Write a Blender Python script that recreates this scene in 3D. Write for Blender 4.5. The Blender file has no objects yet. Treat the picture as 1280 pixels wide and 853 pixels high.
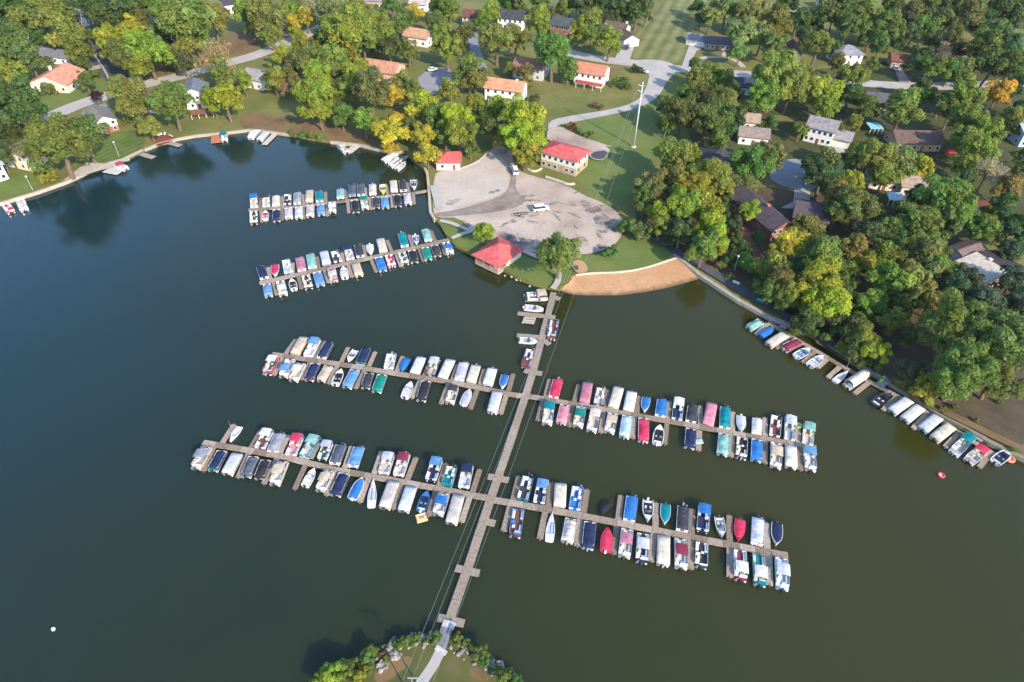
import bpy, math, random
import numpy as np
from mathutils import Vector, Matrix
from mathutils.geometry import tessellate_polygon
random.seed(7); rng = np.random.default_rng(7)
S = bpy.context.scene; COL = S.collection
# ------------------------------------------------------------------ camera, sky, sun, exposure
FPX, TH, RO, H = 853.0, math.radians(42.07), math.radians(-1.38), 120.0
cF = Vector((0, math.cos(TH), -math.sin(TH))); r0 = Vector((1, 0, 0)); d0 = cF.cross(r0)
cR = r0*math.cos(RO)+d0*math.sin(RO); cD = -r0*math.sin(RO)+d0*math.cos(RO)
cam = bpy.data.cameras.new('camera'); camo = bpy.data.objects.new('camera', cam); COL.objects.link(camo)
m = Matrix.Identity(4)
for i in range(3): m[i][0] = cR[i]; m[i][1] = -cD[i]; m[i][2] = -cF[i]
m[2][3] = H; camo.matrix_world = m
cam.sensor_width = 36; cam.lens = FPX/1280*36; cam.clip_start = 1; cam.clip_end = 8000; S.camera = camo
SUN_EL, SUN_AZ = math.radians(30), math.radians(144)      # azimuth clockwise from +Y
W = bpy.data.worlds.new('World'); S.world = W; W.use_nodes = True
nt = W.node_tree; bg = nt.nodes['Background']; sky = nt.nodes.new('ShaderNodeTexSky'); sky.sky_type = 'NISHITA'
sky.sun_disc = False; sky.sun_elevation = SUN_EL; sky.sun_rotation = SUN_AZ; sky.air_density = 1.0; sky.dust_density = .6; sky.ozone_density = 3.5
nt.links.new(sky.outputs[0], bg.inputs[0]); bg.inputs[1].default_value = 0.15
sl = bpy.data.lights.new('sun', 'SUN'); sl.energy = 2.7; sl.angle = math.radians(0.6); sl.color = (1, .85, .66)
so = bpy.data.objects.new('sun', sl); COL.objects.link(so)
sdir = Vector((math.sin(SUN_AZ)*math.cos(SUN_EL), math.cos(SUN_AZ)*math.cos(SUN_EL), math.sin(SUN_EL)))
so.rotation_euler = sdir.to_track_quat('Z', 'Y').to_euler()
S.view_settings.view_transform = 'Standard'; S.view_settings.look = 'None'; S.view_settings.exposure = 1.58; S.view_settings.gamma = 1
S.render.engine = 'CYCLES'
# ------------------------------------------------------------------ helpers
GZ = 0.9                                    # height of the land above the lake
def un(x, y, z=GZ):
    d = (cR*(x-640)+cD*(y-426.5))/FPX+cF
    return Vector((0, 0, H))+d*((z-H)/d.z)
def pr(P):
    d = Vector(P)-Vector((0, 0, H)); return 640+FPX*d.dot(cR)/d.dot(cF), 426.5+FPX*d.dot(cD)/d.dot(cF)
def scale_at(P): return FPX/(Vector(P)-Vector((0, 0, H))).dot(cF)     # pixels per metre
class V:                                    # a magnified view of the photograph: view pixel -> photo pixel
    def __init__(s, x0, y0, k): s.x0, s.y0, s.k = x0, y0, k
    def __call__(s, x, y): return (s.x0+x*s.k, s.y0+y*s.k)
    def L(s, pts): return [s(*p) for p in pts]
Z1 = V(0, 0, .3282); Z2 = V(300, 0, .2697); Z3 = V(540, 0, .2695); Z4 = V(820, 0, .2462); Z5 = V(1040, 0, .2462)
Z6 = V(520, 170, .2969); Z7 = V(780, 180, .2814); Z8 = V(1000, 180, .2814); Z9 = V(1050, 300, .2578)
ZR = V(300, 215, .21875); A3 = V(315, 405, .1328); B3 = V(475, 425, .1328); C3 = V(665, 455, .1484); D3 = V(845, 480, .1484)
A4 = V(230, 515, .15625); B4 = V(420, 540, .15625); C4 = V(615, 575, .16407); D4 = V(805, 615, .15823)
S1 = V(920, 380, .16407); S2 = V(1080, 460, .16407); ZC = V(600, 330, .1992); ZM = V(520, 560, .28125); ZB = V(380, 700, .2344)
PZ = V(680, 70, .1524)

def mesh(name, verts, faces, mats=(), smooth=False):
    me = bpy.data.meshes.new(name); me.from_pydata([tuple(v) for v in verts], [], faces)
    for mt in (mats if isinstance(mats, (list, tuple)) else [mats]): me.materials.append(mt)
    if smooth: me.polygons.foreach_set('use_smooth', [True]*len(me.polygons))
    me.update(); return me
class MB:
    def __init__(s): s.v = []; s.f = []
    def quad(s, *p):
        n = len(s.v); s.v += [tuple(q) for q in p]; s.f.append(tuple(range(n, n+len(p))))
    def box(s, x0, x1, y0, y1, z0, z1, ch=0.0):
        n = len(s.v)
        if ch <= 0:
            s.v += [(x0,y0,z0),(x1,y0,z0),(x1,y1,z0),(x0,y1,z0),(x0,y0,z1),(x1,y0,z1),(x1,y1,z1),(x0,y1,z1)]
            s.f += [tuple(n+i for i in f) for f in ((0,3,2,1),(4,5,6,7),(0,1,5,4),(1,2,6,5),(2,3,7,6),(3,0,4,7))]
        else:
            c = ch
            for (z, e) in ((z0, 0), (z1-c, 0), (z1, c)):
                s.v += [(x0+e,y0+e,z),(x1-e,y0+e,z),(x1-e,y1-e,z),(x0+e,y1-e,z)]
            s.f.append((n,n+3,n+2,n+1)); s.f.append((n+8,n+9,n+10,n+11))
            for l in (0, 4):
                for i in range(4): j = (i+1) % 4; s.f.append((n+l+i, n+l+j, n+l+4+j, n+l+4+i))
        return s
    def tube(s, a, b, r0, r1=None, k=6, cap=True):
        a, b = Vector(a), Vector(b); r1 = r0 if r1 is None else r1
        d = (b-a).normalized(); u = d.orthogonal().normalized(); w = d.cross(u); n = len(s.v)
        for p, r in ((a, r0), (b, r1)):
            for i in range(k):
                t = 2*math.pi*i/k; s.v.append(tuple(p+(u*math.cos(t)+w*math.sin(t))*r))
        for i in range(k): j = (i+1) % k; s.f.append((n+i, n+j, n+k+j, n+k+i))
        if cap: s.f.append(tuple(n+i for i in reversed(range(k)))); s.f.append(tuple(n+k+i for i in range(k)))
        return s
    def path(s, pts, r, k=5):
        for a, b in zip(pts[:-1], pts[1:]): s.tube(a, b, r, r, k)
        return s
    def loft(s, secs, cap=True):
        n = len(s.v); k = len(secs[0])
        for c in secs: s.v += [tuple(p) for p in c]
        for i in range(len(secs)-1):
            for j in range(k): q = (j+1) % k; s.f.append((n+i*k+j, n+i*k+q, n+(i+1)*k+q, n+(i+1)*k+j))
        if cap: s.f.append(tuple(n+j for j in reversed(range(k)))); s.f.append(tuple(n+(len(secs)-1)*k+j for j in range(k)))
        return s
    def sheet(s, rows):
        n = len(s.v); k = len(rows[0])
        for c in rows: s.v += [tuple(p) for p in c]
        for i in range(len(rows)-1):
            for j in range(k-1): s.f.append((n+i*k+j, n+i*k+j+1, n+(i+1)*k+j+1, n+(i+1)*k+j))
        return s
    def me(s, name, mt, smooth=False): return mesh(name, s.v, s.f, mt, smooth)
def obj(name, data, parent=None, loc=(0,0,0), rz=0, sc=(1,1,1), color=None, kind=None):
    o = bpy.data.objects.new(name, data); COL.objects.link(o)
    o.location = loc; o.rotation_euler = (0, 0, rz); o.scale = sc
    if parent: o.parent = parent
    if color: o.color = (*color[:3], 1)
    if kind: o['kind'] = kind
    return o
def tag(o, label, cat, group=None):
    o['label'] = label; o['category'] = cat
    if group: o['group'] = group
    return o
ORD = ['first','second','third','fourth','fifth','sixth','seventh','eighth','ninth','tenth','eleventh','twelfth','thirteenth','fourteenth','fifteenth','sixteenth','seventeenth','eighteenth']
# ------------------------------------------------------------------ materials
def nodes(name):
    mt = bpy.data.materials.new(name); mt.use_nodes = True
    n = mt.node_tree; return mt, n, n.nodes['Principled BSDF']
def N(n, t, **kw):
    x = n.nodes.new(t)
    for k, v in kw.items():
        if hasattr(x, k): setattr(x, k, v)
        else: x.inputs[k].default_value = v
    return x
def ramp(n, fac, stops):
    r = n.nodes.new('ShaderNodeValToRGB'); e = r.color_ramp.elements
    while len(e) < len(stops): e.new(.5)
    for el, (p, c) in zip(e, stops): el.position = p; el.color = (*c, 1)
    n.links.new(fac, r.inputs[0]); return r.outputs[0]
def noise(n, scale, detail=4, coord='pos', rough=.6, stretch=None):
    if coord == 'pos': c = n.nodes.new('ShaderNodeNewGeometry').outputs['Position']
    else: c = n.nodes.new('ShaderNodeTexCoord').outputs['Object']
    if stretch:
        mp = n.nodes.new('ShaderNodeMapping'); mp.inputs['Scale'].default_value = stretch; n.links.new(c, mp.inputs[0]); c = mp.outputs[0]
    x = N(n, 'ShaderNodeTexNoise', Scale=scale, Detail=detail, Roughness=rough); n.links.new(c, x.inputs['Vector']); return x.outputs[0]
def mixc(n, f, a, b, mode='MIX'):
    x = n.nodes.new('ShaderNodeMix'); x.data_type = 'RGBA'; x.blend_type = mode
    for i, v in ((0, f), (6, a), (7, b)):
        if isinstance(v, (int, float)): x.inputs[i].default_value = v
        elif isinstance(v, tuple): x.inputs[i].default_value = (*v, 1)
        else: n.links.new(v, x.inputs[i])
    return x.outputs[2]
def bump(n, b, h, strength, dist):
    x = N(n, 'ShaderNodeBump', Strength=strength, Distance=dist); n.links.new(h, x.inputs['Height']); n.links.new(x.outputs[0], b.inputs['Normal'])
def objmat(name, rough=.5, var=.15, scale=3, bmp=0, metal=0, spec=.5):
    mt, n, b = nodes(name); oi = n.nodes.new('ShaderNodeObjectInfo')
    f = noise(n, scale, 4, 'pos'); v = ramp(n, f, [(.3, (1-var,)*3), (.7, (1+var*.3,)*3)])
    n.links.new(mixc(n, 1.0, oi.outputs['Color'], v, 'MULTIPLY'), b.inputs['Base Color'])
    b.inputs['Roughness'].default_value = rough; b.inputs['Metallic'].default_value = metal; b.inputs['Specular IOR Level'].default_value = spec
    if bmp: bump(n, b, noise(n, scale*1.5, 3, 'pos'), 1, bmp)
    return mt
def surf(name, stops, scale, rough=.9, detail=6, stops2=None, scale2=None, f2=.5, bmp=0):
    mt, n, b = nodes(name); c = ramp(n, noise(n, scale, detail), stops)
    if stops2: c = mixc(n, f2, c, ramp(n, noise(n, scale2, 5), stops2), 'OVERLAY' if f2 < 0 else 'MIX')
    n.links.new(c, b.inputs['Base Color']); b.inputs['Roughness'].default_value = rough; b.inputs['Specular IOR Level'].default_value = .2
    if bmp: bump(n, b, noise(n, scale*6, 4), 1, bmp)
    return mt
M_gel = objmat('gelcoat', .35, .12, 1.2); M_fab = objmat('cover_fabric', .85, .38, 1.1, .12, spec=.2); M_vinyl = objmat('vinyl', .6, .12, 3)
M_metal = objmat('metal', .35, .1, 2, metal=.7); M_plain = objmat('paint', .7, .18, .9, spec=.3); M_wood = objmat('weathered_wood', .9, .42, 2.0, .03, spec=.15)
M_roof = objmat('shingle', .9, .38, .7, .04, spec=.2); M_siding = objmat('siding', .75, .12, .8, spec=.3); M_conc = objmat('concrete', .9, .25, .7, .02, spec=.2)
M_car = objmat('car_paint', .25, .03, 1); M_rubber = objmat('rubber', .8, .1, 3); M_bark = objmat('bark', .95, .4, 2, .03, spec=.1); M_rock = objmat('rock', .9, .35, 1.2, .05, spec=.2)
mt, n, b = nodes('glass_dark'); b.inputs['Base Color'].default_value = (.03, .04, .05, 1); b.inputs['Roughness'].default_value = .08; M_glass = mt
def leafmat(name):
    mt, n, b = nodes(name); oi = n.nodes.new('ShaderNodeObjectInfo'); at = N(n, 'ShaderNodeAttribute', attribute_name='tint')
    c = mixc(n, 1.0, oi.outputs['Color'], at.outputs['Color'], 'MULTIPLY')
    n.links.new(c, b.inputs['Base Color']); b.inputs['Roughness'].default_value = .65; b.inputs['Specular IOR Level'].default_value = .25
    tr = n.nodes.new('ShaderNodeBsdfTranslucent'); n.links.new(mixc(n, 1.0, c, (1.2, 1.25, .6), 'MULTIPLY'), tr.inputs[0])
    ms = N(n, 'ShaderNodeMixShader'); ms.inputs[0].default_value = .45
    n.links.new(b.outputs[0], ms.inputs[1]); n.links.new(tr.outputs[0], ms.inputs[2]); n.links.new(ms.outputs[0], n.nodes['Material Output'].inputs[0]); return mt
M_leaf = leafmat('foliage')
# water: murky lake, green brown body under a clear surface
mt, n, b = nodes('lake_water')
# body colour graded across: olive at right, blue sky reflection painted in at left
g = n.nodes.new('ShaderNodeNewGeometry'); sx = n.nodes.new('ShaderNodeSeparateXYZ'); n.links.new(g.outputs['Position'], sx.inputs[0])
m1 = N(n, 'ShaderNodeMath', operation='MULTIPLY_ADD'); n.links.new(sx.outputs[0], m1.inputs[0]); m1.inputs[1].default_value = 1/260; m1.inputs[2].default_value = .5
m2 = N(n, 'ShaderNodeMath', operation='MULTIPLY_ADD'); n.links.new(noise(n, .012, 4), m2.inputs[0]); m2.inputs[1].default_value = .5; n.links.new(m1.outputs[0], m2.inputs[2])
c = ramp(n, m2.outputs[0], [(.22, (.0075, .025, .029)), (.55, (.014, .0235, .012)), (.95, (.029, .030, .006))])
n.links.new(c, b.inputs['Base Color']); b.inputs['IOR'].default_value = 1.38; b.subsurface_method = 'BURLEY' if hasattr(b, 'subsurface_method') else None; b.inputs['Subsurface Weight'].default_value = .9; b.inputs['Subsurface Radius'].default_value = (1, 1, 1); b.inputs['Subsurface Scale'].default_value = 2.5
rr = ramp(n, noise(n, .03, 5, stretch=(1, .5, 1)), [(.4, (.06,)*3), (.65, (.12,)*3)]); n.links.new(rr, b.inputs['Roughness'])
bump(n, b, noise(n, .7, 7, rough=.7, stretch=(1, .6, 1)), .45, .07); M_water = mt
M_grass = surf('grass', [(.25, (.085, .10, .026)), (.46, (.13, .14, .036)), (.6, (.20, .175, .06)), (.8, (.27, .20, .095))], .045, detail=8, stops2=[(.3, (.075, .09, .024)), (.7, (.14, .138, .042))], scale2=.6, f2=.45)
M_lawn = surf('lawn', [(.3, (.085, .13, .030)), (.55, (.125, .165, .040)), (.75, (.18, .18, .058))], .09, detail=8, stops2=[(.3, (.07, .10, .022)), (.7, (.13, .15, .04))], scale2=.8, f2=.4)
M_dirt = surf('bare_soil', [(.3, (.10, .065, .035)), (.55, (.17, .11, .05)), (.75, (.14, .12, .045))], .12, detail=8)
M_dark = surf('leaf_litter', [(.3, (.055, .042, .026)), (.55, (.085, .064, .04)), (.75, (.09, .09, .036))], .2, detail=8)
M_sand = surf('sand', [(.3, (.36, .205, .105)), (.7, (.43, .255, .135))], .15, detail=8, bmp=.02)
_n = M_sand.node_tree; _b = _n.nodes['Principled BSDF']; _g = _n.nodes.new('ShaderNodeNewGeometry'); _s = _n.nodes.new('ShaderNodeSeparateXYZ'); _n.links.new(_g.outputs['Position'], _s.inputs[0])
_a = N(_n, 'ShaderNodeMath', operation='MULTIPLY_ADD'); _n.links.new(noise(_n, .5, 6), _a.inputs[0]); _a.inputs[1].default_value = .35; _n.links.new(_s.outputs[2], _a.inputs[2])
_w = ramp(_n, _a.outputs[0], [(.20, (.45,)*3), (.36, (1,)*3)]); _o = _b.inputs['Base Color'].links[0].from_socket
_t = ramp(_n, noise(_n, 1.2, 8, rough=.75), [(.35, (.84,)*3), (.65, (1.08,)*3)]); _n.links.new(mixc(_n, 1.0, mixc(_n, 1.0, _o, _w, 'MULTIPLY'), _t, 'MULTIPLY'), _b.inputs['Base Color'])
M_road = surf('road_concrete', [(.3, (.31, .285, .255)), (.7, (.40, .37, .335))], .15, detail=8)
M_asph = surf('asphalt', [(.3, (.055, .055, .065)), (.7, (.085, .085, .095))], .2, detail=8)
M_asph2 = surf('pale_asphalt', [(.3, (.19, .195, .215)), (.7, (.25, .25, .27))], .2, detail=8)
M_lot = surf('worn_lot', [(.34, (.20, .15, .11)), (.46, (.34, .265, .205)), (.6, (.45, .365, .29)), (.75, (.49, .405, .325))], .05, detail=10, stops2=[(.35, (.20, .165, .14)), (.6, (.40, .34, .29))], scale2=.9, f2=.25)
M_grav = surf('gravel', [(.3, (.35, .295, .24)), (.6, (.44, .38, .32))], .12, detail=9, stops2=[(.3, (.31, .26, .21)), (.65, (.44, .385, .325))], scale2=1.2, f2=.4)
M_patch = surf('tar_patch', [(.3, (.085, .08, .085)), (.55, (.13, .12, .12)), (.8, (.24, .22, .205))], .22, detail=9)
M_lane = surf('worn_lane', [(.3, (.18, .148, .125)), (.6, (.25, .208, .176)), (.8, (.32, .27, .23))], .1, detail=9)
def see_through(mt, scale, lo, hi):
    n = mt.node_tree; b = n.nodes['Principled BSDF']; n.links.new(ramp(n, noise(n, scale, 9, rough=.7), [(lo, (0,)*3), (hi, (1,)*3)]), b.inputs['Alpha'])
see_through(M_patch, .3, .40, .72); see_through(M_lane, .22, .30, .70)
def stripemat(name, a, b_, per, ang):
    mt, n, b = nodes(name); g = n.nodes.new('ShaderNodeNewGeometry'); mp = n.nodes.new('ShaderNodeMapping'); mp.inputs['Rotation'].default_value = (0, 0, ang)
    n.links.new(g.outputs['Position'], mp.inputs[0]); w = N(n, 'ShaderNodeTexWave', Scale=1/per, Distortion=.25, Detail=1); n.links.new(mp.outputs[0], w.inputs[0])
    c = mixc(n, w.outputs[1], a, b_); c = mixc(n, .45, c, ramp(n, noise(n, .12, 7), [(.3, tuple(x*.7 for x in a)), (.7, tuple(x*1.25 for x in b_))]))
    n.links.new(c, b.inputs['Base Color']); b.inputs['Roughness'].default_value = .9; b.inputs['Specular IOR Level'].default_value = .1; return mt
M_mow = stripemat('mown_lawn', (.065, .105, .026), (.12, .15, .04), 9, .5); _d = un(829, 30)-un(808, 66)
M_mow2 = stripemat('mown_field', (.085, .11, .034), (.21, .20, .085), 20, math.atan2(_d.x, _d.y))
# ------------------------------------------------------------------ lake and land
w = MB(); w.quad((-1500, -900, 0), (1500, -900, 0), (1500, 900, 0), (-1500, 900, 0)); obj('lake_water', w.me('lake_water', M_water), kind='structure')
SHORE = [(-260, 345), (-120, 296), (0, 254), (49, 239), (85, 226), (108, 215), (138, 203), (161, 197), (180, 187), (197, 180), (223, 173), (246, 169), (279, 166), (312, 162), (327, 163), (362, 168),
 (381, 172), (413, 177), (451, 181), (475, 187), (489, 190), (505, 189), (516, 200), (531, 210), (534, 216), (536, 234), (538, 265), (544, 275), (553, 284), (559, 296), (569, 307), (594, 320),
 (612, 327), (630, 338), (645, 347), (668, 355), (686, 359), (700, 361), (712, 352), (720, 344), (737, 342), (772, 341), (802, 338), (829, 329), (847, 321), (862, 333), (877, 345),
 (921, 374), (963, 397), (990, 407), (1007, 416), (1035, 431), (1063, 449), (1084, 462), (1113, 479), (1146, 499), (1173, 517), (1205, 533), (1236, 552), (1280, 573), (1360, 612), (1500, 680)]
def poly_sheet(pts, z, depth=None):
    tri = tessellate_polygon([[Vector((p[0], p[1], 0)) for p in pts]]); n = len(pts)
    v = [(p[0], p[1], z) for p in pts]; f = []
    for t in tri:
        a, b_, c_ = [Vector(v[i]) for i in t]
        f.append(tuple(t) if (b_-a).cross(c_-a).z > 0 else tuple(reversed(t)))
    if depth:
        v += [(p[0], p[1], z-depth) for p in pts]; f += [(i, (i+1) % n, n+(i+1) % n, n+i) for i in range(n)]
    return v, f
sw = [un(*p, z=GZ) for p in SHORE]
land = [(p.x, p.y) for p in sw]
outer = [(700, land[-1][1]-120), (1500, land[-1][1]-200), (1500, 1500), (-1500, 1500), (-1500, land[0][1]-150), (-600, land[0][1]-60)]
v, f = poly_sheet(land+outer, GZ, 3); obj('ground', mesh('ground', v, f, M_grass), kind='structure')
IS = [(330, 900), (394, 850), (415, 832), (450, 818), (469, 809), (497, 799), (525, 792), (549, 791), (567, 795), (591, 804), (610, 814), (626, 830), (650, 846), (690, 890), (700, 960), (560, 1010), (400, 990)]
v, f = poly_sheet([tuple(un(*p))[:2] for p in IS], GZ-.25, 3); obj('point_of_land', mesh('point', v, f, surf('point_grass', [(.3, (.06, .07, .02)), (.55, (.085, .09, .028)), (.75, (.13, .10, .05))], .2, detail=8)), kind='structure')
LAYER = [0]
def sheet(name, pts, mt, z=None, px=True, kind='structure'):
    LAYER[0] += 1; z = GZ+.006*LAYER[0] if z is None else z
    P = [tuple(un(*p))[:2] if px else p for p in pts]
    v, f = poly_sheet(P, z); return obj(name, mesh(name, v, f, mt), kind=kind)
def smooth(pts, it=2, closed=True):
    for _ in range(it):
        q = []; n = len(pts)
        for i in range(n if closed else n-1):
            a, b_ = pts[i], pts[(i+1) % n]; q += [(a[0]*.75+b_[0]*.25, a[1]*.75+b_[1]*.25), (a[0]*.25+b_[0]*.75, a[1]*.25+b_[1]*.75)]
        pts = q if closed else [pts[0]]+q+[pts[-1]]
    return pts
def ragged(pts, amp=2.5):
    pts = smooth(pts, 3); return [(x+rng.normal()*amp*.5, y+rng.normal()*amp*.35) for x, y in pts]
def strip(name, pts, width, mt, z=None, kind='structure', sm=2, thick=0):
    P = [un(*p) for p in pts]; P = [Vector((a, b_, 0)) for a, b_ in smooth([(p.x, p.y) for p in P], sm, False)]
    LAYER[0] += 1; z = GZ+.006*LAYER[0] if z is None else z; Lh = []; Rh = []
    for i, p in enumerate(P):
        t = (P[min(i+1, len(P)-1)]-P[max(i-1, 0)]).normalized(); nn = Vector((-t.y, t.x, 0)); wd = width/2
        Lh.append((p.x+nn.x*wd, p.y+nn.y*wd, z)); Rh.append((p.x-nn.x*wd, p.y-nn.y*wd, z))
    mb = MB(); mb.sheet([Rh, Lh])
    if thick:
        dn = lambda q: [(a, b_, c_-thick) for a, b_, c_ in q]
        mb.sheet([dn(Rh), Rh]); mb.sheet([Lh, dn(Lh)])
        mb.quad(Lh[0], dn(Lh)[0], dn(Rh)[0], Rh[0]); mb.quad(Rh[-1], dn(Rh)[-1], dn(Lh)[-1], Lh[-1])
    me = mb.me(name, mt)
    return obj(name, me, kind=kind)
# soils and lawns
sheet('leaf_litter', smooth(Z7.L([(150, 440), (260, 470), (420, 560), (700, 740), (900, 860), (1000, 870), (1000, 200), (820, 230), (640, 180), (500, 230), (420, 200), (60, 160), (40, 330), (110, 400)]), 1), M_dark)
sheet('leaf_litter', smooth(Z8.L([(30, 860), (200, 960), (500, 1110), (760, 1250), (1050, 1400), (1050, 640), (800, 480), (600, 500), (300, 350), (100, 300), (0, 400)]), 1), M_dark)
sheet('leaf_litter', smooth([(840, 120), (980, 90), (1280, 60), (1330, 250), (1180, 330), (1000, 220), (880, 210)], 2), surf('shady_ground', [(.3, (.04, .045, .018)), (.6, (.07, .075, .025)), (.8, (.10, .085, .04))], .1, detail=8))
sheet('bare_soil', smooth(Z2.L([(0, 600), (0, 520), (200, 540), (320, 560), (560, 590), (640, 640), (640, 690), (430, 650), (280, 630), (220, 618), (100, 603)]), 1), M_dirt)
sheet('bare_soil', smooth(Z1.L([(830, 190), (870, 110), (975, 130), (980, 190), (900, 215)]), 1), M_dirt)
sheet('bare_soil', smooth(Z1.L([(500, 310), (480, 290), (600, 265), (690, 260), (660, 280)]), 1), M_dirt)
sheet('bare_soil', smooth(Z3.L([(810, 320), (900, 315), (890, 345), (830, 365)]), 1), M_dirt)
sheet('lawn', smooth(Z3.L([(450, 400), (640, 400), (800, 420), (860, 310), (990, 345), (970, 420), (940, 460), (800, 505), (560, 550), (500, 500)]), 1), M_grass)
sheet('lawn', smooth(Z3.L([(620, 570), (860, 525), (1000, 490), (1060, 420), (1120, 360), (1180, 420), (1150, 560), (1020, 700), (980, 860), (830, 980), (720, 860), (670, 850), (690, 760), (840, 690), (700, 640)]), 1), M_lawn)
sheet('lawn', Z6.L([(690, 508), (760, 500), (840, 470), (890, 420), (960, 440), (1040, 480), (1100, 512), (1035, 535), (950, 562), (850, 577), (740, 580), (700, 550)]), M_lawn)
sheet('lawn', Z6.L([(90, 350), (170, 345), (240, 405), (330, 440), (450, 490), (520, 520), (640, 545), (660, 585), (640, 625), (560, 635), (420, 595), (250, 480), (170, 455), (120, 410)]), M_lawn)
sheet('lawn', smooth(Z6.L([(530, 130), (600, 150), (670, 170), (660, 200), (560, 175), (525, 155)]), 1), M_grass)
sheet('mown_lawn', smooth(Z1.L([(370, 620), (340, 560), (400, 510), (540, 490), (560, 550), (500, 590), (430, 620)]), 1), M_mow)
sheet('lawn', smooth(Z1.L([(0, 760), (0, 640), (120, 660), (160, 720)]), 1), M_lawn)
sheet('lawn', smooth(Z1.L([(130, 440), (160, 360), (300, 330), (390, 260), (420, 310), (390, 360), (260, 410)]), 1), M_lawn)
sheet('mown_field', smooth([(770, 66), (800, 40), (818, 12), (840, -6), (890, -4), (880, 30), (862, 45), (856, 78), (832, 80), (800, 76)], 1), M_mow2)
sheet('lawn', smooth(Z4.L([(560, 640), (700, 620), (730, 600), (560, 580)]), 1), M_grass)
sheet('mulch_bed', smooth(Z1.L([(580, 545), (590, 520), (650, 512), (680, 525), (640, 545), (600, 560)]), 2), surf('mulch', [(.3, (.16, .04, .025)), (.7, (.24, .07, .045))], .8))
sheet('shore_path', Z1.L([(240, 690), (330, 620), (420, 625), (540, 570), (552, 575), (420, 640), (330, 665)]), M_grav)
# streets
strip('road', [(-60, 190), (20, 163), (56, 149), (98, 131), (131, 121), (171, 108), (230, 95), (292, 77), (320, 70), (365, 51), (402, 35), (440, 12), (470, -20)], 8.5, M_road)
strip('asphalt_road', [(100, 30), (115, 49), (131, 75), (148, 97), (160, 109)], 11, M_asph)
strip('kerb', [(118, 68), (131, 88), (139, 105)], .8, M_road)
sheet('driveway', Z1.L([(290, 270), (380, 248), (385, 262), (300, 280)]), M_road)
sheet('driveway', Z1.L([(310, 425), (400, 395), (430, 420), (350, 430)]), M_asph2)
sheet('cul_de_sac', smooth([(518, 104), (530, 90), (548, 84), (566, 86), (568, 110), (545, 120), (526, 114)], 2), M_asph2)
strip('road', [(592, 40), (590, 50), (598, 74), (604, 90)], 5, M_asph2)
strip('road', [(690, 56), (708, 66), (735, 72), (766, 77), (800, 80), (840, 86), (880, 90), (940, 94), (1000, 98), (1060, 103), (1110, 107), (1160, 109), (1230, 106), (1330, 104)], 8.5, M_road)
sheet('road', smooth(Z3.L([(535, 600), (545, 560), (640, 540), (800, 515), (890, 495), (950, 470), (985, 430), (1008, 360), (1000, 335), (940, 300), (860, 290), (1000, 275), (1113, 290), (1140, 330), (1090, 375), (1060, 440), (1000, 487), (900, 520), (700, 560), (600, 578), (575, 590), (560, 640), (545, 640)]), 2), M_road)
strip('driveway', Z3.L([(905, 215), (890, 260), (870, 300)]), 7, M_road)
sheet('driveway', Z4.L([(168, 232), (245, 242), (205, 262), (165, 340), (130, 338)]), M_road)
strip('driveway', Z4.L([(225, 300), (260, 292), (340, 292), (410, 310), (445, 345)]), 3, M_grav)
strip('footpath', Z4.L([(348, 255), (342, 290)]), 2, M_grav)
sheet('driveway', Z5.L([(315, 350), (350, 350), (405, 425), (345, 425)]), surf('brick_drive', [(.3, (.28, .2, .18)), (.7, (.36, .27, .24))], .5))
sheet('cul_de_sac', smooth([(958, 222), (970, 204), (987, 199), (1010, 200), (1030, 208), (1028, 232), (1011, 240), (994, 237), (975, 233)], 2), M_asph2)
sheet('driveway', Z7.L([(757, 205), (828, 205), (822, 268), (770, 292), (695, 287), (752, 258)]), M_road)
sheet('driveway', Z7.L([(900, -4), (978, -2), (978, 68), (898, 62)]), M_road)
strip('brick_path', Z7.L([(540, 360), (550, 420), (580, 470), (610, 530)]), 3, surf('brick_path_stone', [(.3, (.16, .07, .05)), (.7, (.24, .12, .085))], .6))
# car park by the ramp
sheet('car_park', smooth(Z6.L([(70, 322), (72, 200), (85, 148), (195, 140), (250, 118), (310, 62), (350, 40), (400, 60), (415, 140), (470, 165), (640, 212), (700, 250), (800, 290), (868, 340), (872, 400), (855, 440), (825, 468), (770, 490), (700, 503), (560, 505), (450, 482), (330, 432), (240, 408), (180, 345), (90, 348)]), 1), M_lot)
sheet('gravel_lot', smooth(Z6.L([(85, 300), (78, 190), (95, 150), (200, 142), (300, 78), (380, 95), (392, 200), (365, 245), (300, 270), (180, 300), (100, 315)]), 1), M_grav)
sheet('worn_lane', smooth(Z6.L([(70, 330), (180, 312), (310, 275), (372, 248), (398, 200), (395, 130), (425, 160), (418, 240), (470, 265), (440, 300), (330, 325), (180, 340), (95, 345)]), 1), M_lane)
0 and sheet('worn_lane', smooth(Z6.L([(430, 330), (520, 350), (640, 330), (700, 400), (740, 460), (700, 480), (600, 400), (480, 400)]), 2), M_lane)
for q in ([(735, 345), (780, 335), (850, 355), (866, 395), (830, 410), (770, 385)], [(340, 400), (400, 420), (500, 440), (520, 490), (440, 475), (350, 430)], [(690, 270), (740, 285), (800, 320), (740, 330), (690, 300)], [(760, 475), (810, 460), (790, 480), (730, 495)],
          [(300, 245), (340, 225), (360, 235), (320, 248)], [(120, 280), (190, 262), (185, 280), (140, 300)], [(190, 350), (230, 375), (225, 390), (185, 365)], [(330, 395), (420, 350), (470, 340), (410, 370)]):
    sheet('tar_patch', ragged(Z6.L(q)), M_patch)
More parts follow.
